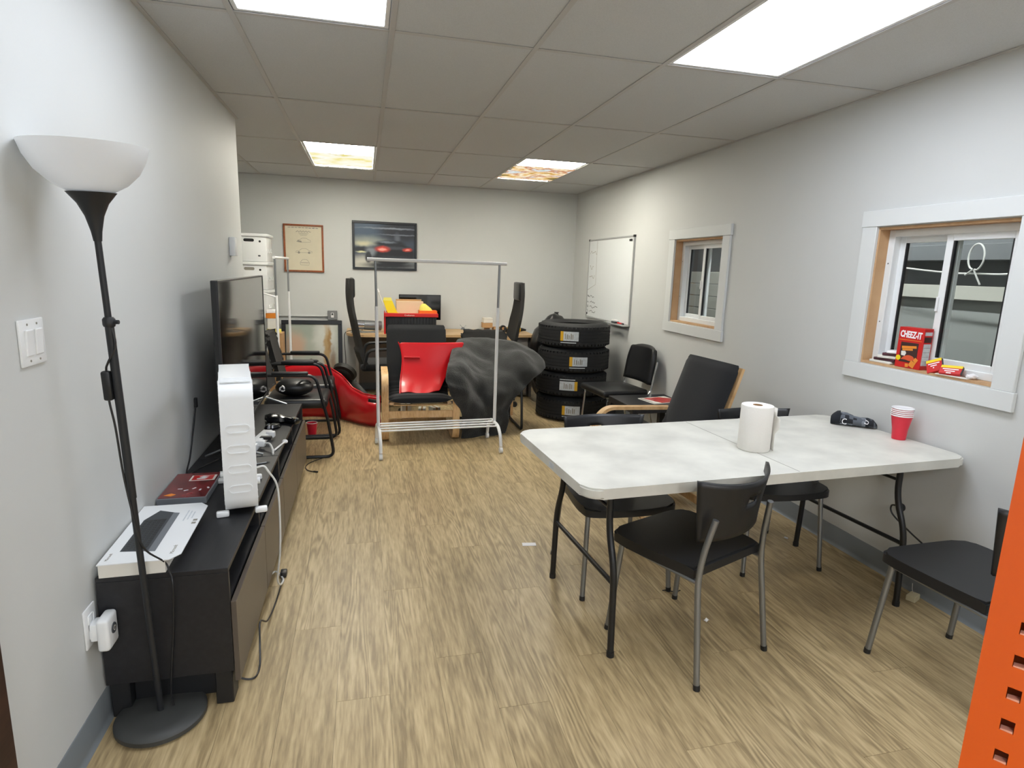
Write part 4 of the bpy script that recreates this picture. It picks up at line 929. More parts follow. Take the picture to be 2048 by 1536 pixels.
for a in ((-.055, .075, -.054, -.05), (-.055, .075, .05, .054), (-.059, -.055, -.05, .05), (.075, .079, -.05, .05)): obj('side', bx(*a, 0, .042), 'cardboard', t)
t = thing('binder_clip', 'small grey metal clip standing on the desk against the wall', 'clip', (1.645, 4.50, DZ), 0); obj('jaw', prism(B(), [(-.028, 0), (.028, 0), (.012, .03), (-.012, .03)], -.012, .012, XZ), 'greyplate', t)
for s in (-1, 1): obj('handle', tube(B(), [(s*.01, -.006, .03), (s*.036, -.006, .055), (s*.036, .006, .058), (s*.01, .006, .03)], .003, 6), 'steel', t, 40)
t = thing('power_drill', 'yellow and black cordless drill lying on the desk', 'drill', (2.21, 4.18, DZ), math.radians(8))
obj('motor_body', tube(B(), [(-.10, 0, .035), (.07, 0, .035)], .032, 16), 'labely', t, 40); obj('chuck', tube(B(), [(.07, 0, .035), (.105, 0, .035), (.15, 0, .03)], [.026, .02, .010], 14), 'black', t, 40); obj('rear_cap', tube(B(), [(-.12, 0, .035), (-.10, 0, .035)], .030, 16), 'black', t, 40); obj('grip', box(B(), (-.06, -.07, .024), (.042, .10, .036), .01, 2, Matrix.Rotation(.2, 3, 'Z')), 'labely', t, 40); obj('battery', box(B(), (-.075, -.125, .025), (.08, .04, .048), .006, 2), 'black', t, 40)
t = thing('tape_roll', 'black tape roll standing behind the drill on the desk', 'tape roll', (2.10, 4.30, DZ+.038), 0); obj('roll', lathe(B(), [(.018, -.02), (.038, -.02), (.038, .02), (.018, .02), (.018, -.02)], 24, (0, 0, 0), Matrix.Rotation(PI/2, 3, 'X')), 'black', t, 40); obj('core', lathe(B(), [(.016, -.02), (.0178, -.02), (.0178, .02), (.016, .02), (.016, -.02)], 20, (0, 0, 0), Matrix.Rotation(PI/2, 3, 'X')), 'cardboard', t, 40)
t = thing('paper_heap', 'crumpled pale papers lying on the desk before the tape roll', 'paper', (2.04, 4.22, DZ), 0); ph = B()
sheet(ph, [[(-.07+.014*i, -.04+.01*j, .006+.02*abs(noise.noise(Vector((i*.5, j*.6, 3))))) for i in range(11)] for j in range(9)]); obj('sheet', ph, 'paper', t, 30, solid=.001)
t = thing('desk_cable', 'thin dark cable hanging over the rounded end of the desk', 'cable', (.30, 4.20, DZ)); obj('cord', tube(B(), spline([(.16, .10, .006), (.06, .02, .010), (-.028, -.02, -.01), (-.040, -.03, -.12), (-.030, -.03, -.35), (-.045, -.03, -.55), (-.03, -.02, -.73)], 6), .004, 6), 'black', t, 40)

# leaning painting
t = thing('leaning_painting', 'large black framed pastel painting leaning on the back wall', 'painting', (-.108, 4.405, 0)); t.rotation_euler = (math.radians(-7), 0, 0)
w_, h_ = .665, .845; T_ = bpy.data.objects.new('canvas_holder', None); bpy.data.objects.remove(T_)
def up(a): return a
pf = 'frameblack'; fw = .046
for nm, a in (('frame_rail', (-w_/2, w_/2, 0, .03, h_-fw, h_)), ('frame_rail', (-w_/2, w_/2, 0, .03, 0, fw)), ('frame_stile', (-w_/2, -w_/2+fw, 0, .03, fw, h_-fw)), ('frame_stile', (w_/2-fw, w_/2, 0, .03, fw, h_-fw))): obj(nm, bx(*a, r=.003, seg=1), pf, t)
cvm = spots_mat('painted mist', '#a8aea2', [(-.05, .74, .35, .09, '#9aa296', .6), (.15, .62, .13, .26, '#cbcdc6', .5), (-.19, .55, .10, .15, '#bfa189', .6), (-.18, .28, .16, .14, '#8d9c9d', .7), (.16, .45, .035, .33, '#b29668', .5), (.19, .62, .02, .14, '#a2804f', .5),
  (.225, .28, .03, .22, '#8d7a66', .6), (.08, .14, .25, .10, '#93a5a8', .6), (.26, .14, .06, .10, '#a78f86', .6), (.02, .22, .07, .16, '#ad8560', .25), (.015, .375, .045, .022, '#3b3029', .3)], (14, .035), .35)
cv = obj('canvas', bx(-w_/2+fw-.004, w_/2-fw+.004, .012, .02, fw-.004, h_-fw+.004), cvm, t)

# stack of white storage boxes on a cabinet in the alcove
t = thing('storage_cabinet', 'white storage cabinet in the alcove under the white totes', 'cabinet', (-.875, 4.22, 0)); obj('body', bx(-.27, .27, -.26, .26, 0, .905, .004, 1), 'casing', t)
for s in (-1, 1): d_ = obj('door', bx(.003 if s > 0 else -.265, .265 if s > 0 else -.003, -.278, -.261, .05, .89, .003, 1), 'casing', t); obj('handle', tube(B(), [(s*.03, -.29, .42), (s*.03, -.29, .54)], .006, 8), 'steel', d_, 40)
names = ['white storage tote lowest in the stack on the cabinet', 'white storage tote second from the top, grey slot in its front', 'topmost white storage tote with black oval hand hole']
for k in range(3):
    z = .906+.287*k; t = thing('storage_tote', names[k], 'storage box', (-.745, 4.20, z), math.radians(-3+2*k), 'white storage totes stacked in the alcove')
    bdy = obj('body', bx(-.285, .255, -.20, .20, 0, .250, .012, 2), 'white', t, 40); obj('lid', bx(-.30, .275, -.215, .215, .250, .284, .014, 2), 'white', t, 40)
    obj('hand_hole', prism(B(), rrect(.10, .030, .014, 5, .085, .215), -.2025, -.199, XZ), 'black' if k == 2 else 'inkl', bdy); obj('round_hole', prism(B(), rrect(.022, .022, .0109, 5, .19, .205), -.2025, -.199, XZ), 'black', bdy)
    obj('latch_hole', prism(B(), rrect(.024, .014, .005, 4, .18, .06), -.2025, -.199, XZ), 'ink', bdy); obj('card', bx(-.10, -.04, -.2022, -.199, .03, .07), 'cardboard' if k == 1 else 'white', bdy)
    for yy in (-.09, .09): obj('side_handle', (lambda b: (strip(b, (lambda q: q+[q[0]])(rrect(.085, .034, .008, 4, yy, .11)), .006, .254, .262, YZ), b)[1])(B()), 'white', bdy)
t = thing('carton_stand', 'plain cardboard carton on the lower shelf of the clothes rack', 'box', (-.395, 3.62, .2085), math.radians(0)); obj('carton', bx(-.055, .085, -.09, .09, 0, .585, .003, 1), 'cardboard', t); obj('tape', bx(-.005, .035, -.091, .091, .584, .586), 'inkl', t)
for k, (h, m, lb) in enumerate(((.035, 'lemon', 'pale yellow packet at the base of the packet pile on the carton'), (.105, 'paper', 'white carton in the packet pile on the cardboard carton'), (.05, 'orange', 'orange packet on top of the white carton'), (.03, 'cupwhite', 'white packet topping the pile of packets on the carton'))):
    z = .795+(0, .036, .142, .193)[k]; t = thing('packet', lb, 'packet', (-.395-.006*k, 3.62, z), math.radians((28, 3, -4, 10)[k]), 'packets piled on the cardboard carton'); obj('sleeve', bx(-.05, .05, -.06, .06, 0, h, .003, 1), m, t); obj('seam', bx(-.0505, .0505, -.004, .004, 0, h+.0006), 'inkl', t)

# high-backed office chairs
def office(label):
    t = thing('office_chair', label, 'office chair', (0, 0, 0), 0, 'black high-backed office chairs')      # faces +x
    seat = box(B(), (.02, 0, .475), (.50, .50, .075), .03, 3); obj('seat', seat, 'blackfab', t, 40)
    path = s2([(-.20, .50), (-.235, .60), (-.265, .74), (-.300, .92), (-.325, 1.06), (-.335, 1.20), (-.330, 1.345)], 6); n = len(path); b = B()
    f_, r_ = [], []
    for i, (a, z) in enumerate(path):
        wdt = .235 if z < .95 else .235-.06*min(1, (z-.95)/.2); th = .045 if z < .65 else .026
        f_.append([(a+.016*(u*u)*3, u*wdt, z) for u in [-1+k/5 for k in range(11)]]); r_.append([(a-th+.016*(u*u)*3, u*wdt*.96, z) for u in [-1+k/5 for k in range(11)]])
    sheet(b, f_); sheet(b, r_); sheet(b, [f_[0], r_[0]]); sheet(b, [f_[-1], r_[-1]]); sheet(b, [[q[0] for q in f_], [q[0] for q in r_]]); sheet(b, [[q[-1] for q in f_], [q[-1] for q in r_]])
    bmesh.ops.remove_doubles(b, verts=b.verts, dist=.0005); obj('backrest', b, 'mesh', t, 50)
    obj('headrest', box(B(), (-.300, 0, 1.255), (.058, .31, .195), .024, 3), 'blackvinyl', t, 40)
    for s in (-1, 1):
        obj('armrest', tube(B(), fillet([(-.20, s*.27, .47), (-.16, s*.285, .66), (.14, s*.285, .67), (.17, s*.27, .60), (.06, s*.262, .46)], .06, 5), .016, 8), 'black', t, 40)
    obj('gas_lift', tube(B(), [(0, 0, .10), (0, 0, .44)], .027, 14), 'black', t, 40)
    for k in range(5):
        a = 2*PI*k/5+.3; e = Vector((math.cos(a), math.sin(a), 0)); lg = obj('base_arm', tube(B(), [Vector((0, 0, .115))+e*.03, Vector((0, 0, .085))+e*.29], [.026, .015], 8), 'black', t, 40)
        obj('caster', tube(B(), [e*.29+Vector((-e.y, e.x, 0))*-.02+Vector((0, 0, .029)), e*.29+Vector((-e.y, e.x, 0))*.02+Vector((0, 0, .029))], .029, 14), 'black', lg, 40)
    return t
oc = office('black high-backed office chair by the rounded end of the desk'); place(oc, (.66, 3.56, 0), math.radians(2))
place(clone(oc), (1.80, 3.60, -.0), math.radians(178), 'black high-backed office chair behind the draped blanket, beside the tyre stack')

# guest chairs with sled frames
def guest():
    t = thing('guest_chair', 'x', 'chair', (0, 0, 0), 0, 'black guest chairs with tubular sled frames')     # faces +x
    obj('seat', box(B(), (.0, 0, .420), (.46, .47, .075), .028, 3), 'blackvinyl', t, 40)
    path = s2([(-.22, .50), (-.245, .62), (-.28, .78), (-.30, .885)], 5); f_, r_ = [], []
    for i, (a, z) in enumerate(path):
        k_ = 1-.12*(z > .86); f_.append([(a+.02*u*u, u*.225*k_, z) for u in [-1+k/4 for k in range(9)]]); r_.append([(a-.035+.02*u*u, u*.22*k_, z) for u in [-1+k/4 for k in range(9)]])
    b = B(); sheet(b, f_); sheet(b, r_); sheet(b, [f_[0], r_[0]]); sheet(b, [f_[-1], r_[-1]]); sheet(b, [[q[0] for q in f_], [q[0] for q in r_]]); sheet(b, [[q[-1] for q in f_], [q[-1] for q in r_]])
    bmesh.ops.remove_doubles(b, verts=b.verts, dist=.0005); bmesh.ops.bevel(b, geom=[e for e in b.edges if len(e.link_faces) == 2 and e.calc_face_angle(0) > .9], offset=.01, segments=2, affect='EDGES'); obj('backrest', b, 'mesh', t, 50)
    for s in (-1, 1):
        y = s*.27
        p = fillet([(-.27, s*.225, .60), (-.25, y, .655), (.15, y, .650), (.235, y, .30), (.275, y, .012), (-.25, y, .012), (-.20, y, .415)], .06, 5)
        fr_ = obj('side_frame', tube(B(), p, .012, 9), 'blacktube', t, 40); obj('arm_pad', box(B(), (-.03, y, .668), (.26, .045, .026), .010, 2), 'black', fr_, 40)
        obj('seat_bracket', tube(B(), [(.20, s*.20, .405), (.20, y, .40)], .010, 8), 'blacktube', t, 40)
        obj('seat_bracket', tube(B(), [(-.20, s*.20, .405), (-.20, y, .40)], .010, 8), 'blacktube', t, 40)
    obj('floor_bar', tube(B(), [(-.245, -.27, .012), (-.245, .27, .012)], .011, 8), 'blacktube', t, 40)
    return t
gc = guest(); place(gc, (-.035, 2.205, 0), math.radians(0), 'black guest chair beside the TV bench holding the black bag')
place(clone(gc), (-.020, 2.805, 0), math.radians(2), 'black guest chair with empty seat between the bag chair and leaning painting')
place(clone(gc), (1.625, 2.780, 0), math.radians(-90), 'black guest chair draped with the dark moving blanket')

t = thing('black_bag', 'black soft bag with white swirl emblem on the guest chair', 'bag', (-.060, 2.15, .459), math.radians(-12))
bb = B(); bmesh.ops.create_icosphere(bb, subdivisions=3, radius=1)
for v in bb.verts: c_ = v.co.copy(); v.co = Vector((c_.x*.145, c_.y*.12, max(0, .065+.068*c_.z)))*(1+.04*noise.noise(c_*2.5))
obj('body', bb, 'blackvinyl', t, 60); em = B()
for k in range(3):
    a0 = k*2*PI/3; strip(em, [(-.055+.016*math.cos(a0+q*.35)*(1+.06*q), .07+.016*math.sin(a0+q*.35)*(1+.06*q)) for q in range(6)], .008, -.118, -.09, XZ)
obj('emblem', em, 'cupwhite', t, 40); obj('strap', tube(B(), spline([(.05, -.09, .10), (.09, -.06, .13), (.12, -.0, .11), (.125, .02, .06)], 6), .007, 8), 'blackvinyl', t, 40)
t = thing('red_cup', 'small red cup on the floor under a guest chair', 'cup', (.02, 2.62, 0)); obj('cup_wall', lathe(B(), [(0, 0), (.034, 0), (.046, .11), (.044, .11), (.033, .003), (0, .003)], 24), 'cupred', t, 40); obj('cup_rim', lathe(B(), [(.046, .108), (.049, .111), (.046, .114), (.044, .11)], 24), 'cupwhite', t, 40)
t = thing('floor_cable', 'thin black cable with plug on the floor by the guest chair', 'cable', (.10, 1.62, 0)); obj('cord', tube(B(), spline([(.10, .36, .004), (-.02, .22, .004), (-.055, .12, .004), (-.035, .03, .004), (.01, -.01, .004)], 6), .0032, 6), 'black', t, 40); obj('plug', tube(B(), [(.01, -.01, .006), (.04, -.025, .006)], .006, 8), 'black', t, 40)

# red bumper cover standing on the floor
t = thing('car_bumper', 'red car bumper cover standing on the floor beside the birch armchair', 'car part', (0, 0, 0))
plan = s2([(-.46, 3.86), (-.30, 3.74), (-.08, 3.58), (.10, 3.36), (.24, 3.10), (.36, 2.88), (.50, 2.74), (.60, 2.70)], 5)
plan = s2([(-.27, 3.24), (-.14, 3.235), (-.02, 3.225), (.10, 3.18), (.23, 3.08), (.34, 2.95), (.44, 2.84), (.53, 2.78), (.61, 2.76)], 5); n = len(plan)
tops = [.50, .535, .54, .52, .45, .345, .31, .30, .295]; rows = []; NZ = 10
for i, (x, y) in enumerate(plan):
    u = i/(n-1)*8; k = min(int(u), 7); f_ = u-k; zt_ = tops[k]*(1-f_)+tops[k+1]*f_
    p, q = plan[max(i-1, 0)], plan[min(i+1, n-1)]; dx, dy = q[0]-p[0], q[1]-p[1]; l = math.hypot(dx, dy); nx, ny = dy/l, -dx/l
    rows.append([(x+nx*(-.10+.10*math.sin(.5+1.9*j/NZ)), y+ny*(-.10+.10*math.sin(.5+1.9*j/NZ)), .004+(zt_-.004)*j/NZ) for j in range(NZ+1)])
sk_ = B()
V = [[sk_.verts.new(p) for p in r] for r in rows]
for i in range(n-1):
    for j in range(NZ):
        if 33 <= i <= 37 and j in (8,): continue
        sk_.faces.new((V[i][j], V[i][j+1], V[i+1][j+1], V[i+1][j]))
obj('skin', sk_, 'reddark', t, 60, solid=.006)
lip = B(); tube(lip, [Vector(r[-1])+Vector((0, 0, .002)) for r in rows], .007, 6); obj('top_lip', lip, 'reddark', t, 60)
inn = [[(x-.0+(-.07)*((i/(n-1))*.2), y+.16+.10*j/3, .02+(.30+.06*math.sin(i*.3))*j/3) for j in range(4)] for i, (x, y) in enumerate(plan) if i > 14]
obj('inner_liner', sheet(B(), inn), 'bumperin', t, 60, solid=.008)
obj('slot_backing', sheet(B(), [[Vector(rows[i][j])+Vector((.01, .03, 0)) for j in (7, 8, 9)] for i in range(32, 40)]), 'bumperin', t, 60, solid=.004)
obj('headlamp_cup', lathe(B(), [(.0, -.02), (.07, -.01), (.10, .03), (.112, .06), (.118, .06), (.11, .02), (.0, -.03)], 24, (.27, 3.20, .42), Matrix.Rotation(-.9, 3, 'X') @ Matrix.Rotation(.35, 3, 'Y')), 'bumperin', t, 50)

# red body panel leaning on the armchair seat
t = thing('red_body_panel', 'glossy red car body panel propped on the birch armchair', 'car part', (0, 0, 0))
L_ = [(.780, .800), (.800, .745), (.812, .665), (.805, .58), (.790, .49), (.780, .42), (.775, .385)]; R_ = [(1.40, .800), (1.365, .745), (1.30, .665), (1.245, .58), (1.195, .49), (1.15, .42), (1.125, .388)]
yy_ = [2.80, 2.775, 2.735, 2.69, 2.63, 2.545, 2.475]; rows = []
for (xl, z), (xr, z2), y in zip(L_, R_, yy_):
    rows.append([(xl+(xr-xl)*k/14, y-.035*math.sin(PI*k/14)*(.4+.6*(z-.4)/.4)+.02*(k/14), z+(z2-z)*k/14+(.012*math.sin(k*.6) if z < .45 else 0)) for k in range(15)])
pn = obj('panel', sheet(B(), rows), 'red', t, 60, solid=.005, sub=1)
obj('edge_flange', tube(B(), spline([Vector(r[0])+Vector((-.002, .004, 0)) for r in rows], 4), .006, 6), 'red', t, 60)
obj('handle_crease', tube(B(), [(.825, 2.722, .672), (.965, 2.705, .668)], .011, 8), 'red', t, 60)

# moving blanket draped over the guest chair
t = thing('moving_blanket', 'dark grey quilted moving blanket draped over a guest chair', 'blanket', (0, 0, 0))
ctl = [
 [(1.37, 3.045, .80), (1.48, 3.05, .815), (1.60, 3.055, .815), (1.73, 3.05, .81), (1.90, 2.99, .785), (2.04, 2.90, .735)],
 [(1.330, 2.93, .790), (1.46, 2.98, .80), (1.59, 2.99, .80), (1.73, 2.97, .79), (1.91, 2.88, .765), (2.12, 2.77, .665)],
 [(1.270, 2.78, .735), (1.39, 2.83, .755), (1.56, 2.85, .70), (1.72, 2.83, .705), (1.915, 2.79, .725), (2.16, 2.68, .60)],
 [(1.225, 2.63, .675), (1.345, 2.66, .715), (1.53, 2.72, .60), (1.70, 2.70, .63), (1.905, 2.66, .715), (2.08, 2.58, .54)],
 [(1.195, 2.47, .655), (1.32, 2.50, .665), (1.50, 2.57, .545), (1.68, 2.55, .545), (1.90, 2.53, .62), (1.985, 2.50, .50)],
 [(1.160, 2.31, .640), (1.305, 2.35, .635), (1.48, 2.47, .51), (1.66, 2.46, .49), (1.84, 2.46, .47), (1.90, 2.46, .42)],
 [(1.145, 2.205, .565), (1.30, 2.215, .55), (1.47, 2.41, .42), (1.62, 2.395, .40), (1.74, 2.42, .37), (1.80, 2.43, .34)],
 [(1.160, 2.195, .460), (1.31, 2.215, .43), (1.46, 2.37, .35), (1.61, 2.38, .33), (1.71, 2.415, .30), (1.77, 2.425, .28)],
 [(1.205, 2.205, .385), (1.33, 2.235, .33), (1.47, 2.35, .27), (1.60, 2.37, .25), (1.69, 2.41, .22), (1.75, 2.42, .21)],
 [(1.290, 2.275, .25), (1.37, 2.29, .20), (1.48, 2.35, .16), (1.60, 2.36, .15), (1.68, 2.405, .14), (1.74, 2.415, .13)],
 [(1.300, 2.29, .11), (1.40, 2.31, .08), (1.50, 2.36, .075), (1.60, 2.355, .07), (1.67, 2.40, .07), (1.73, 2.41, .07)],
 [(1.295, 2.30, .014), (1.40, 2.31, .012), (1.51, 2.36, .014), (1.60, 2.345, .012), (1.66, 2.39, .014), (1.71, 2.41, .016)]]
R1 = [spline(r, 6) for r in ctl]; nC = len(R1[0]); cols_ = [spline([r[i] for r in R1], 6) for i in range(nC)]
for i, c_ in enumerate(cols_):
    for j, v in enumerate(c_):
        nn = noise.noise(v*6.0)*.024+noise.noise(v*15)*.013+.018*math.sin(11*v.x+19*v.z+5*noise.noise(v*3.5))*min(1, max(0, (.80-v.z)*8))
        c_[j] = v+Vector((.25, -.85, .45))*nn
        if c_[j].z < .008: c_[j].z = .008
obj('fabric', sheet(B(), cols_), 'blanket', t, 60, solid=.009)
t = thing('wood_board', 'light wood offcut leaning behind the blanket', 'board', (1.86, 3.13, .0), math.radians(6)); obj('board', prism(B(), [(-.10, 0), (.10, 0), (.10, .735), (-.015, .86), (-.05, .86), (-.10, .80)], -.01, .01, XZ), 'pwood', t); obj('edge_band', bx(-.10, .10, -.012, -.010, 0, .01), 'mdf', t)
t = thing('white_block', 'small white plastic block on the floor behind the sled frame', 'block', (1.80, 2.98, 0)); obj('body', bx(-.06, .06, -.025, .025, 0, .045, .008, 2), 'white', t, 40); obj('groove', bx(-.005, .005, -.0255, .0255, .01, .0455), 'inkl', t)
for k, (x, y, w2, h2, lb) in enumerate(((.86, 3.02, .09, .17, 'upright white carton on the floor under the birch armchair'), (1.02, 3.06, .07, .12, 'square white carton on the floor under the birch armchair'), (1.14, 3.04, .08, .13, 'tilted white carton on the floor under the birch armchair'))):
    c = thing('small_carton', lb, 'box', (x, y, 0), math.radians((5, -8, 20)[k]), 'white cartons under the armchair'); obj('carton', bx(-w2/2, w2/2, -.05, .05, 0, h2, .002, 1), 'paper', c); obj('tape', bx(-.008, .008, -.0506, .0506, 0, h2+.0006), 'cardboard', c)

# ================================================================ tyres
def tyre(label):
    t = thing('car_tyre', label, 'tyre', (0, 0, 0), 0, 'new tyres in a stack'); R0, H = .360, .245
    prof = [(.215, .030), (.235, .012), (.29, .0), (.33, .010), (.352, .035), (R0, .060), (R0+.001, H/2), (R0, H-.060), (.352, H-.035), (.33, H-.010), (.29, H), (.235, H-.012), (.215, H-.030), (.225, H-.04), (.30, H-.03), (.32, H/2), (.30, .03), (.225, .04), (.215, .030)]
    obj('carcass', lathe(B(), prof, 56), 'tyre', t, 45)
    tr = B()
    for zc, ww in ((.058, .020), (.090, .022), (H/2, .024), (H-.090, .022), (H-.058, .020)): lathe(tr, [(R0-.002, zc-ww/2), (R0+.005, zc-ww/2), (R0+.005, zc+ww/2), (R0-.002, zc+ww/2)], 56)
    obj('tread_rib', tr, 'tyre', t, 30)
    bl = B()
    for k in range(56):
        for zc in (.040, H-.040):
            a = 2*PI*k/56; box(bl, (math.cos(a)*(R0-.003), math.sin(a)*(R0-.003), zc), (.016, .026, .018), 0, 1, Matrix.Rotation(a, 3, 'Z'))
    obj('shoulder_block', bl, 'tyre', t)['kind'] = 'stuff'
    return t
tc_ = (2.575, 3.085); ty = tyre('x')
labs = ['new black tyre at the bottom of the tyre stack', 'new black tyre second from the bottom, its label turned upside down', 'new black tyre second from the top of the stack', 'topmost new black tyre of the stack']
offs = [(0, .0), (-.01, .01), (-.005, -.012), (-.012, -.02)]; angs = [-109, -113, -101, -116]
for k in range(4):
    o = ty if k == 0 else clone(ty); place(o, (tc_[0]+offs[k][0], tc_[1]+offs[k][1], .247*k), .37*k, labs[k])
for k, o in enumerate([ty]+[x for x in bpy.data.objects if x.name.startswith('car_tyre.')]):
    a0 = math.radians(angs[k])-.37*k; fl_ = -1 if k == 1 else 1; Rl = .3665
    def arc(a1, a2, z0, z1, m, nm, par, rr=Rl):
        q = obj(nm, sheet(B(), [[(rr*math.cos(a1+(a2-a1)*i/8), rr*math.sin(a1+(a2-a1)*i/8), z) for i in range(9)] for z in (z0, z1)]), m, par, solid=.0012); return q
    zc = .125
    lb = arc(a0-.24, a0+.24, zc-.045, zc+.045, 'labelw', 'paper_label', o)
    ya_, yb_ = (a0-.245, a0-.165) if fl_ > 0 else (a0+.165, a0+.245)
    arc(ya_, yb_, zc-.046, zc+.046, 'labely', 'yellow_strip', lb, Rl+.0012)
    arc(a0-.24, a0+.18, zc-.062*fl_-.004, zc-.062*fl_+.004, 'labelw', 'barcode_strip', lb, Rl)
    for q in range(5): arc(a0-.12+.05*q, a0-.10+.05*q+.008*(q % 2), zc-.028, zc+.026-.008*(q % 3), 'inkl', 'printed_mark', lb, Rl+.0016)
t = thing('bin_bag', 'full black bin bag behind the tyre stack', 'bin bag', (2.565, 3.74, 0)); bb = B(); bmesh.ops.create_icosphere(bb, subdivisions=4, radius=1)
for v in bb.verts:
    c_ = v.co.copy(); rr = .275*(1-.16*max(0, c_.z)**2)*(1+.10*noise.noise(c_*2.2)+.05*noise.noise(c_*5.5)); v.co = Vector((c_.x*rr*1.05, c_.y*rr, max(.004, .50+.51*c_.z+.03*noise.noise(c_*4))))
obj('plastic', bb, 'bag', t, 60); obj('knot', lathe(B(), [(0, 0), (.03, 0), (.02, .02), (.03, .035), (0, .03)], 10, (.06, .12, .985)), 'bag', t, 40)

# whiteboard
t = wallthing('whiteboard', 'aluminium framed whiteboard with faint writing on the right wall', 'whiteboard', XR, 3.43, 1.405, 'R'); w_, h_ = 1.22, .895
obj('board', bx(-w_/2+.006, w_/2-.006, -.014, -.001, -h_/2+.006, h_/2-.006), 'board', t)
for nm, a in (('frame_rail', (-w_/2, w_/2, h_/2-.018, h_/2)), ('frame_rail', (-w_/2, w_/2, -h_/2, -h_/2+.018)), ('frame_stile', (-w_/2, -w_/2+.016, -h_/2+.018, h_/2-.018)), ('frame_stile', (w_/2-.016, w_/2, -h_/2+.018, h_/2-.018))): obj(nm, bx(a[0], a[1], -.020, 0, a[2], a[3], .002, 1), 'alu', t)
for sx_ in (-1, 1): obj('corner_cap', box(B(), (sx_*(w_/2-.008), -.011, h_/2-.008), (.022, .025, .022), .002, 1), 'black', t)
obj('marker_tray', bx(.12, w_/2-.02, -.075, -.018, -h_/2-.004, -h_/2+.008, .002, 1), 'alu', t)
def scrib(x, z, ln, amp, sd, m='inkl', th=.006):
    rnd = random.Random(sd); n = max(4, int(ln/.022)); pts = [(x+ln*i/n, z+amp*(rnd.random()-.5)*2) for i in range(n+1)]
    b = B(); strip(b, pts, th, -.0146, -.0140, XZ); obj('marker_writing', b, m, t)
for z, ln, sd in ((.30, .20, 1), (.13, .12, 2), (.03, .16, 3)): scrib(-.56, z, ln, .022, sd, 'labelw' if False else 'inkl')
for i, (z, ln, x) in enumerate(((-.20, .20, -.58), (-.265, .16, -.50), (-.315, .24, -.50), (-.37, .18, -.50))): scrib(x, z, ln, .016, 10+i, 'ink'); scrib(-.585, z, .04, .016, 20+i, 'ink')
pts = [(-.36, h_/2-.02), (-.355, -.06), (-.60, -.13)]; b = B(); strip(b, pts, .005, -.0146, -.0140, XZ); obj('marker_line', b, 'inkl', t)
obj('magnet', lathe(B(), [(0, 0), (.012, 0), (.011, .006), (0, .006)], 12, (-.575, -.014, -.40), Matrix.Rotation(PI/2, 3, 'X')), 'black', t, 40); obj('magnet', box(B(), (w_/2-.075, -.018, h_/2-.045), (.06, .008, .022), .002, 1), 'black', t)
t = wallthing('board_eraser', 'small board eraser with white label on the whiteboard tray', 'eraser', XR-.047, 3.09, .969, 'R'); obj('felt', bx(-.05, .05, -.022, .022, 0, .018), 'ink', t); obj('grip', bx(-.05, .05, -.02, .02, .018, .034, .003, 1), 'cupwhite', t)
t = wallthing('board_marker', 'red marker lying on the whiteboard tray', 'marker', XR-.052, 2.95, .978, 'R'); obj('barrel', tube(B(), [(-.06, 0, 0), (.05, 0, 0)], .008, 8), 'cheez', t, 40); obj('cap', tube(B(), [(.05, 0, 0), (.08, 0, 0)], .0085, 8), 'black', t, 40)

# vinyl chair and side table by the right wall
t = thing('visitor_chair', 'black vinyl visitor chair with chrome frame between tyres and side table', 'chair', (2.690, 2.235, 0), math.radians(-90+6))     # faces local -y
obj('seat', box(B(), (0, -.02, .445), (.46, .45, .06), .022, 3), 'blackvinyl', t, 40)
pv = B(); rows = []
for i in range(11):
    v = i/10; z = .515+.335*v; hw_ = .215*(1-.30*max(0, v-.55)**1.6*2.2); rows.append([(u*hw_, .245+.055*v+.0-.035*(1-u*u)*0+.03*(u*u)*-1, z+(-.035*(u*u)*(v > .95))) for u in [-1+k/6 for k in range(13)]])
obj('backrest', sheet(pv, rows), 'blackvinyl', t, 60, solid=.040)
for s in (-1, 1):
    obj('leg', tube(B(), fillet([(s*.225, -.22, .0), (s*.222, -.19, .41), (s*.222, .19, .41), (s*.235, .30, .0)], .04, 5), .010, 8), 'chrome', t, 40)
    obj('back_post', tube(B(), fillet([(s*.222, .15, .41), (s*.225, .225, .44), (s*.225, .275, .72)], .05, 5), .010, 8), 'chrome', t, 40)
obj('cross_tube', tube(B(), [(-.222, .12, .405), (.222, .12, .405)], .009, 8), 'chrome', t, 40)
t = thing('side_table', 'small square black side table against the right wall', 'side table', (2.770, 1.715, 0), math.radians(1)); obj('table_top', bx(-.262, .262, -.235, .235, .40, .450, .002, 1), 'bench', t)
for sx_ in (-1, 1):
    for sy in (-1, 1): obj('leg', bx(sx_*.237-.025, sx_*.237+.025, sy*.21-.025, sy*.21+.025, 0, .40), 'bench', t)
t = thing('magazine', 'red and white magazine on the black side table', 'magazine', (2.86, 1.71, .4505), math.radians(-78)); obj('pages', bx(-.108, .108, -.14, .14, 0, .004), 'paper', t); cv = obj('cover', bx(-.108, .108, -.14, .14, .004, .0046), 'paper', t)
obj('cover_picture', prism(B(), [(-.09, -.10), (.10, -.06), (.106, .13), (-.02, .135), (-.095, .06)], .0046, .005), mat('magazine red', '#b5302c', .4, var=(20, .35)), cv); obj('printed_title', prism(B(), [(-.09, -.13), (.06, -.13), (.06, -.115), (-.09, -.115)], .0046, .005), 'inkl', cv)

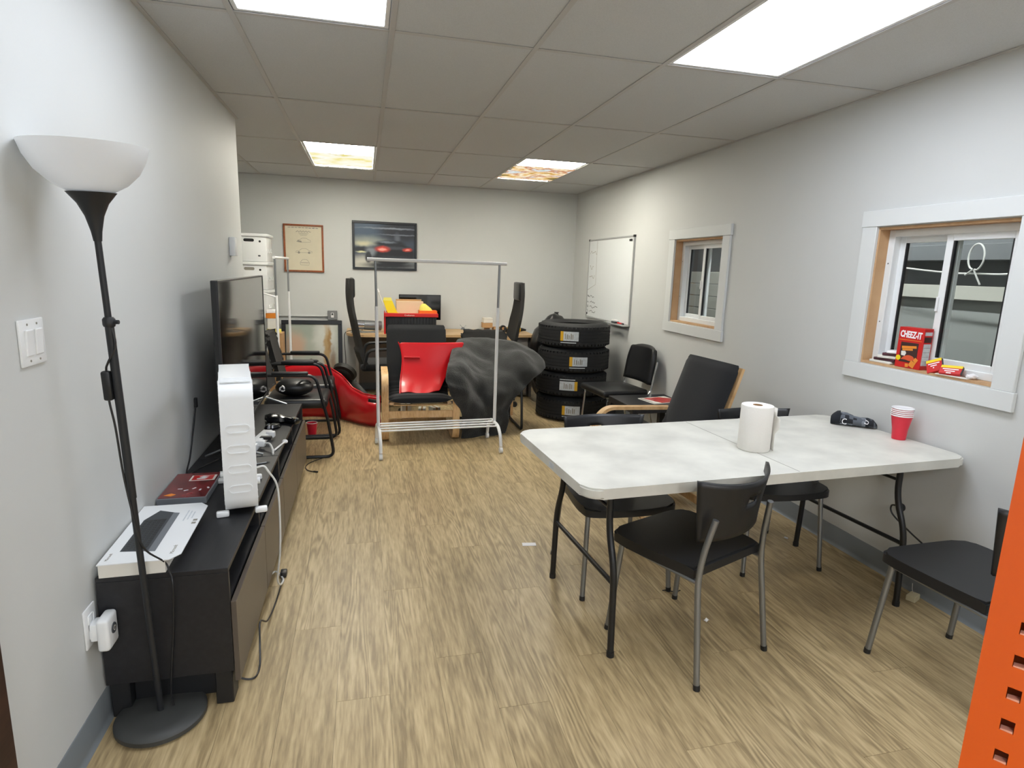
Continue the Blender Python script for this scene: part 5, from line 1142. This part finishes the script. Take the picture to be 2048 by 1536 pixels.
# wall cord, floor litter
t = thing('loose_power_cable', 'black cord with round plug curling out from the right wall', 'cord', (XR, -.62, 0)); obj('cord', tube(B(), spline([(-.010, -.06, .20), (-.018, -.02, .25), (-.045, .055, .30), (-.075, .135, .36), (-.075, .150, .40), (-.070, .120, .412)], 7), .0042, 7), 'black', t, 40)
obj('plug', lathe(B(), [(0, -.012), (.020, -.010), (.023, .0), (.018, .010), (0, .014)], 18, (-.068, .105, .408), Matrix.Rotation(1.2, 3, 'X')), 'black', t, 40); obj('wall_gland', tube(B(), [(-.012, -.06, .197), (.0, -.06, .197)], .010, 10), 'black', t, 40)
t = thing('sponge_block', 'pale foam block on the floor against the right baseboard', 'foam block', (2.995, -.655, 0), math.radians(24)); b = B(); box(b, (0, 0, .014), (.062, .040, .028), .003, 1)
for v in b.verts: v.co += Vector((0, 0, .003*noise.noise(v.co*70)+.001))
obj('foam', b, mat('pale foam', '#c9bf9e', .95, bump=(200, .5)), t); obj('string', tube(B(), spline([(.01, .0, .028), (.03, .015, .035), (.035, .02, .065)], 5), .001, 5), 'paper', t)
t = thing('paper_scrap', 'rectangular white paper scrap on the open floor beside folding table', 'paper scrap', (1.345, .222, 0), math.radians(-8)); obj('sheet', bx(-.038, .038, -.018, .018, .0, .003, .001, 1), 'cupwhite', t)
t = thing('paper_scrap', 'tiny crumpled white scrap on the floor under the angled chair', 'paper scrap', (1.919, -.624, 0), .5); obj('sheet', sheet(B(), [[(-.012, -.008, .001), (0, -.009, .006), (.012, -.007, .001)], [(-.011, .008, .003), (.001, .008, .001), (.012, .009, .005)]]), 'cupwhite', t, 0, solid=.0006)
for k, (x, y) in enumerate(((2.87, .36), (2.90, .27), (2.84, .04), (1.88, -.37))):
    t = thing('litter_crumb', ('long white crumb against the right baseboard behind the table', 'white crumb just off the right baseboard behind the table', 'white crumb beside the table leg near the wall', 'dark curl of wire under the angled chair')[k], 'crumb', (x, y, 0), k, 'bits of litter on the floor')
    if k < 3: obj('chip', box(B(), (0, 0, .004), (.022, .012, .007), .002, 1), 'cupwhite', t)
    else: obj('wire', tube(B(), spline([(-.05, .0, .003), (-.02, .012, .004), (.02, -.004, .003), (.04, .01, .010)], 5), .0025, 6), 'black', t, 40)
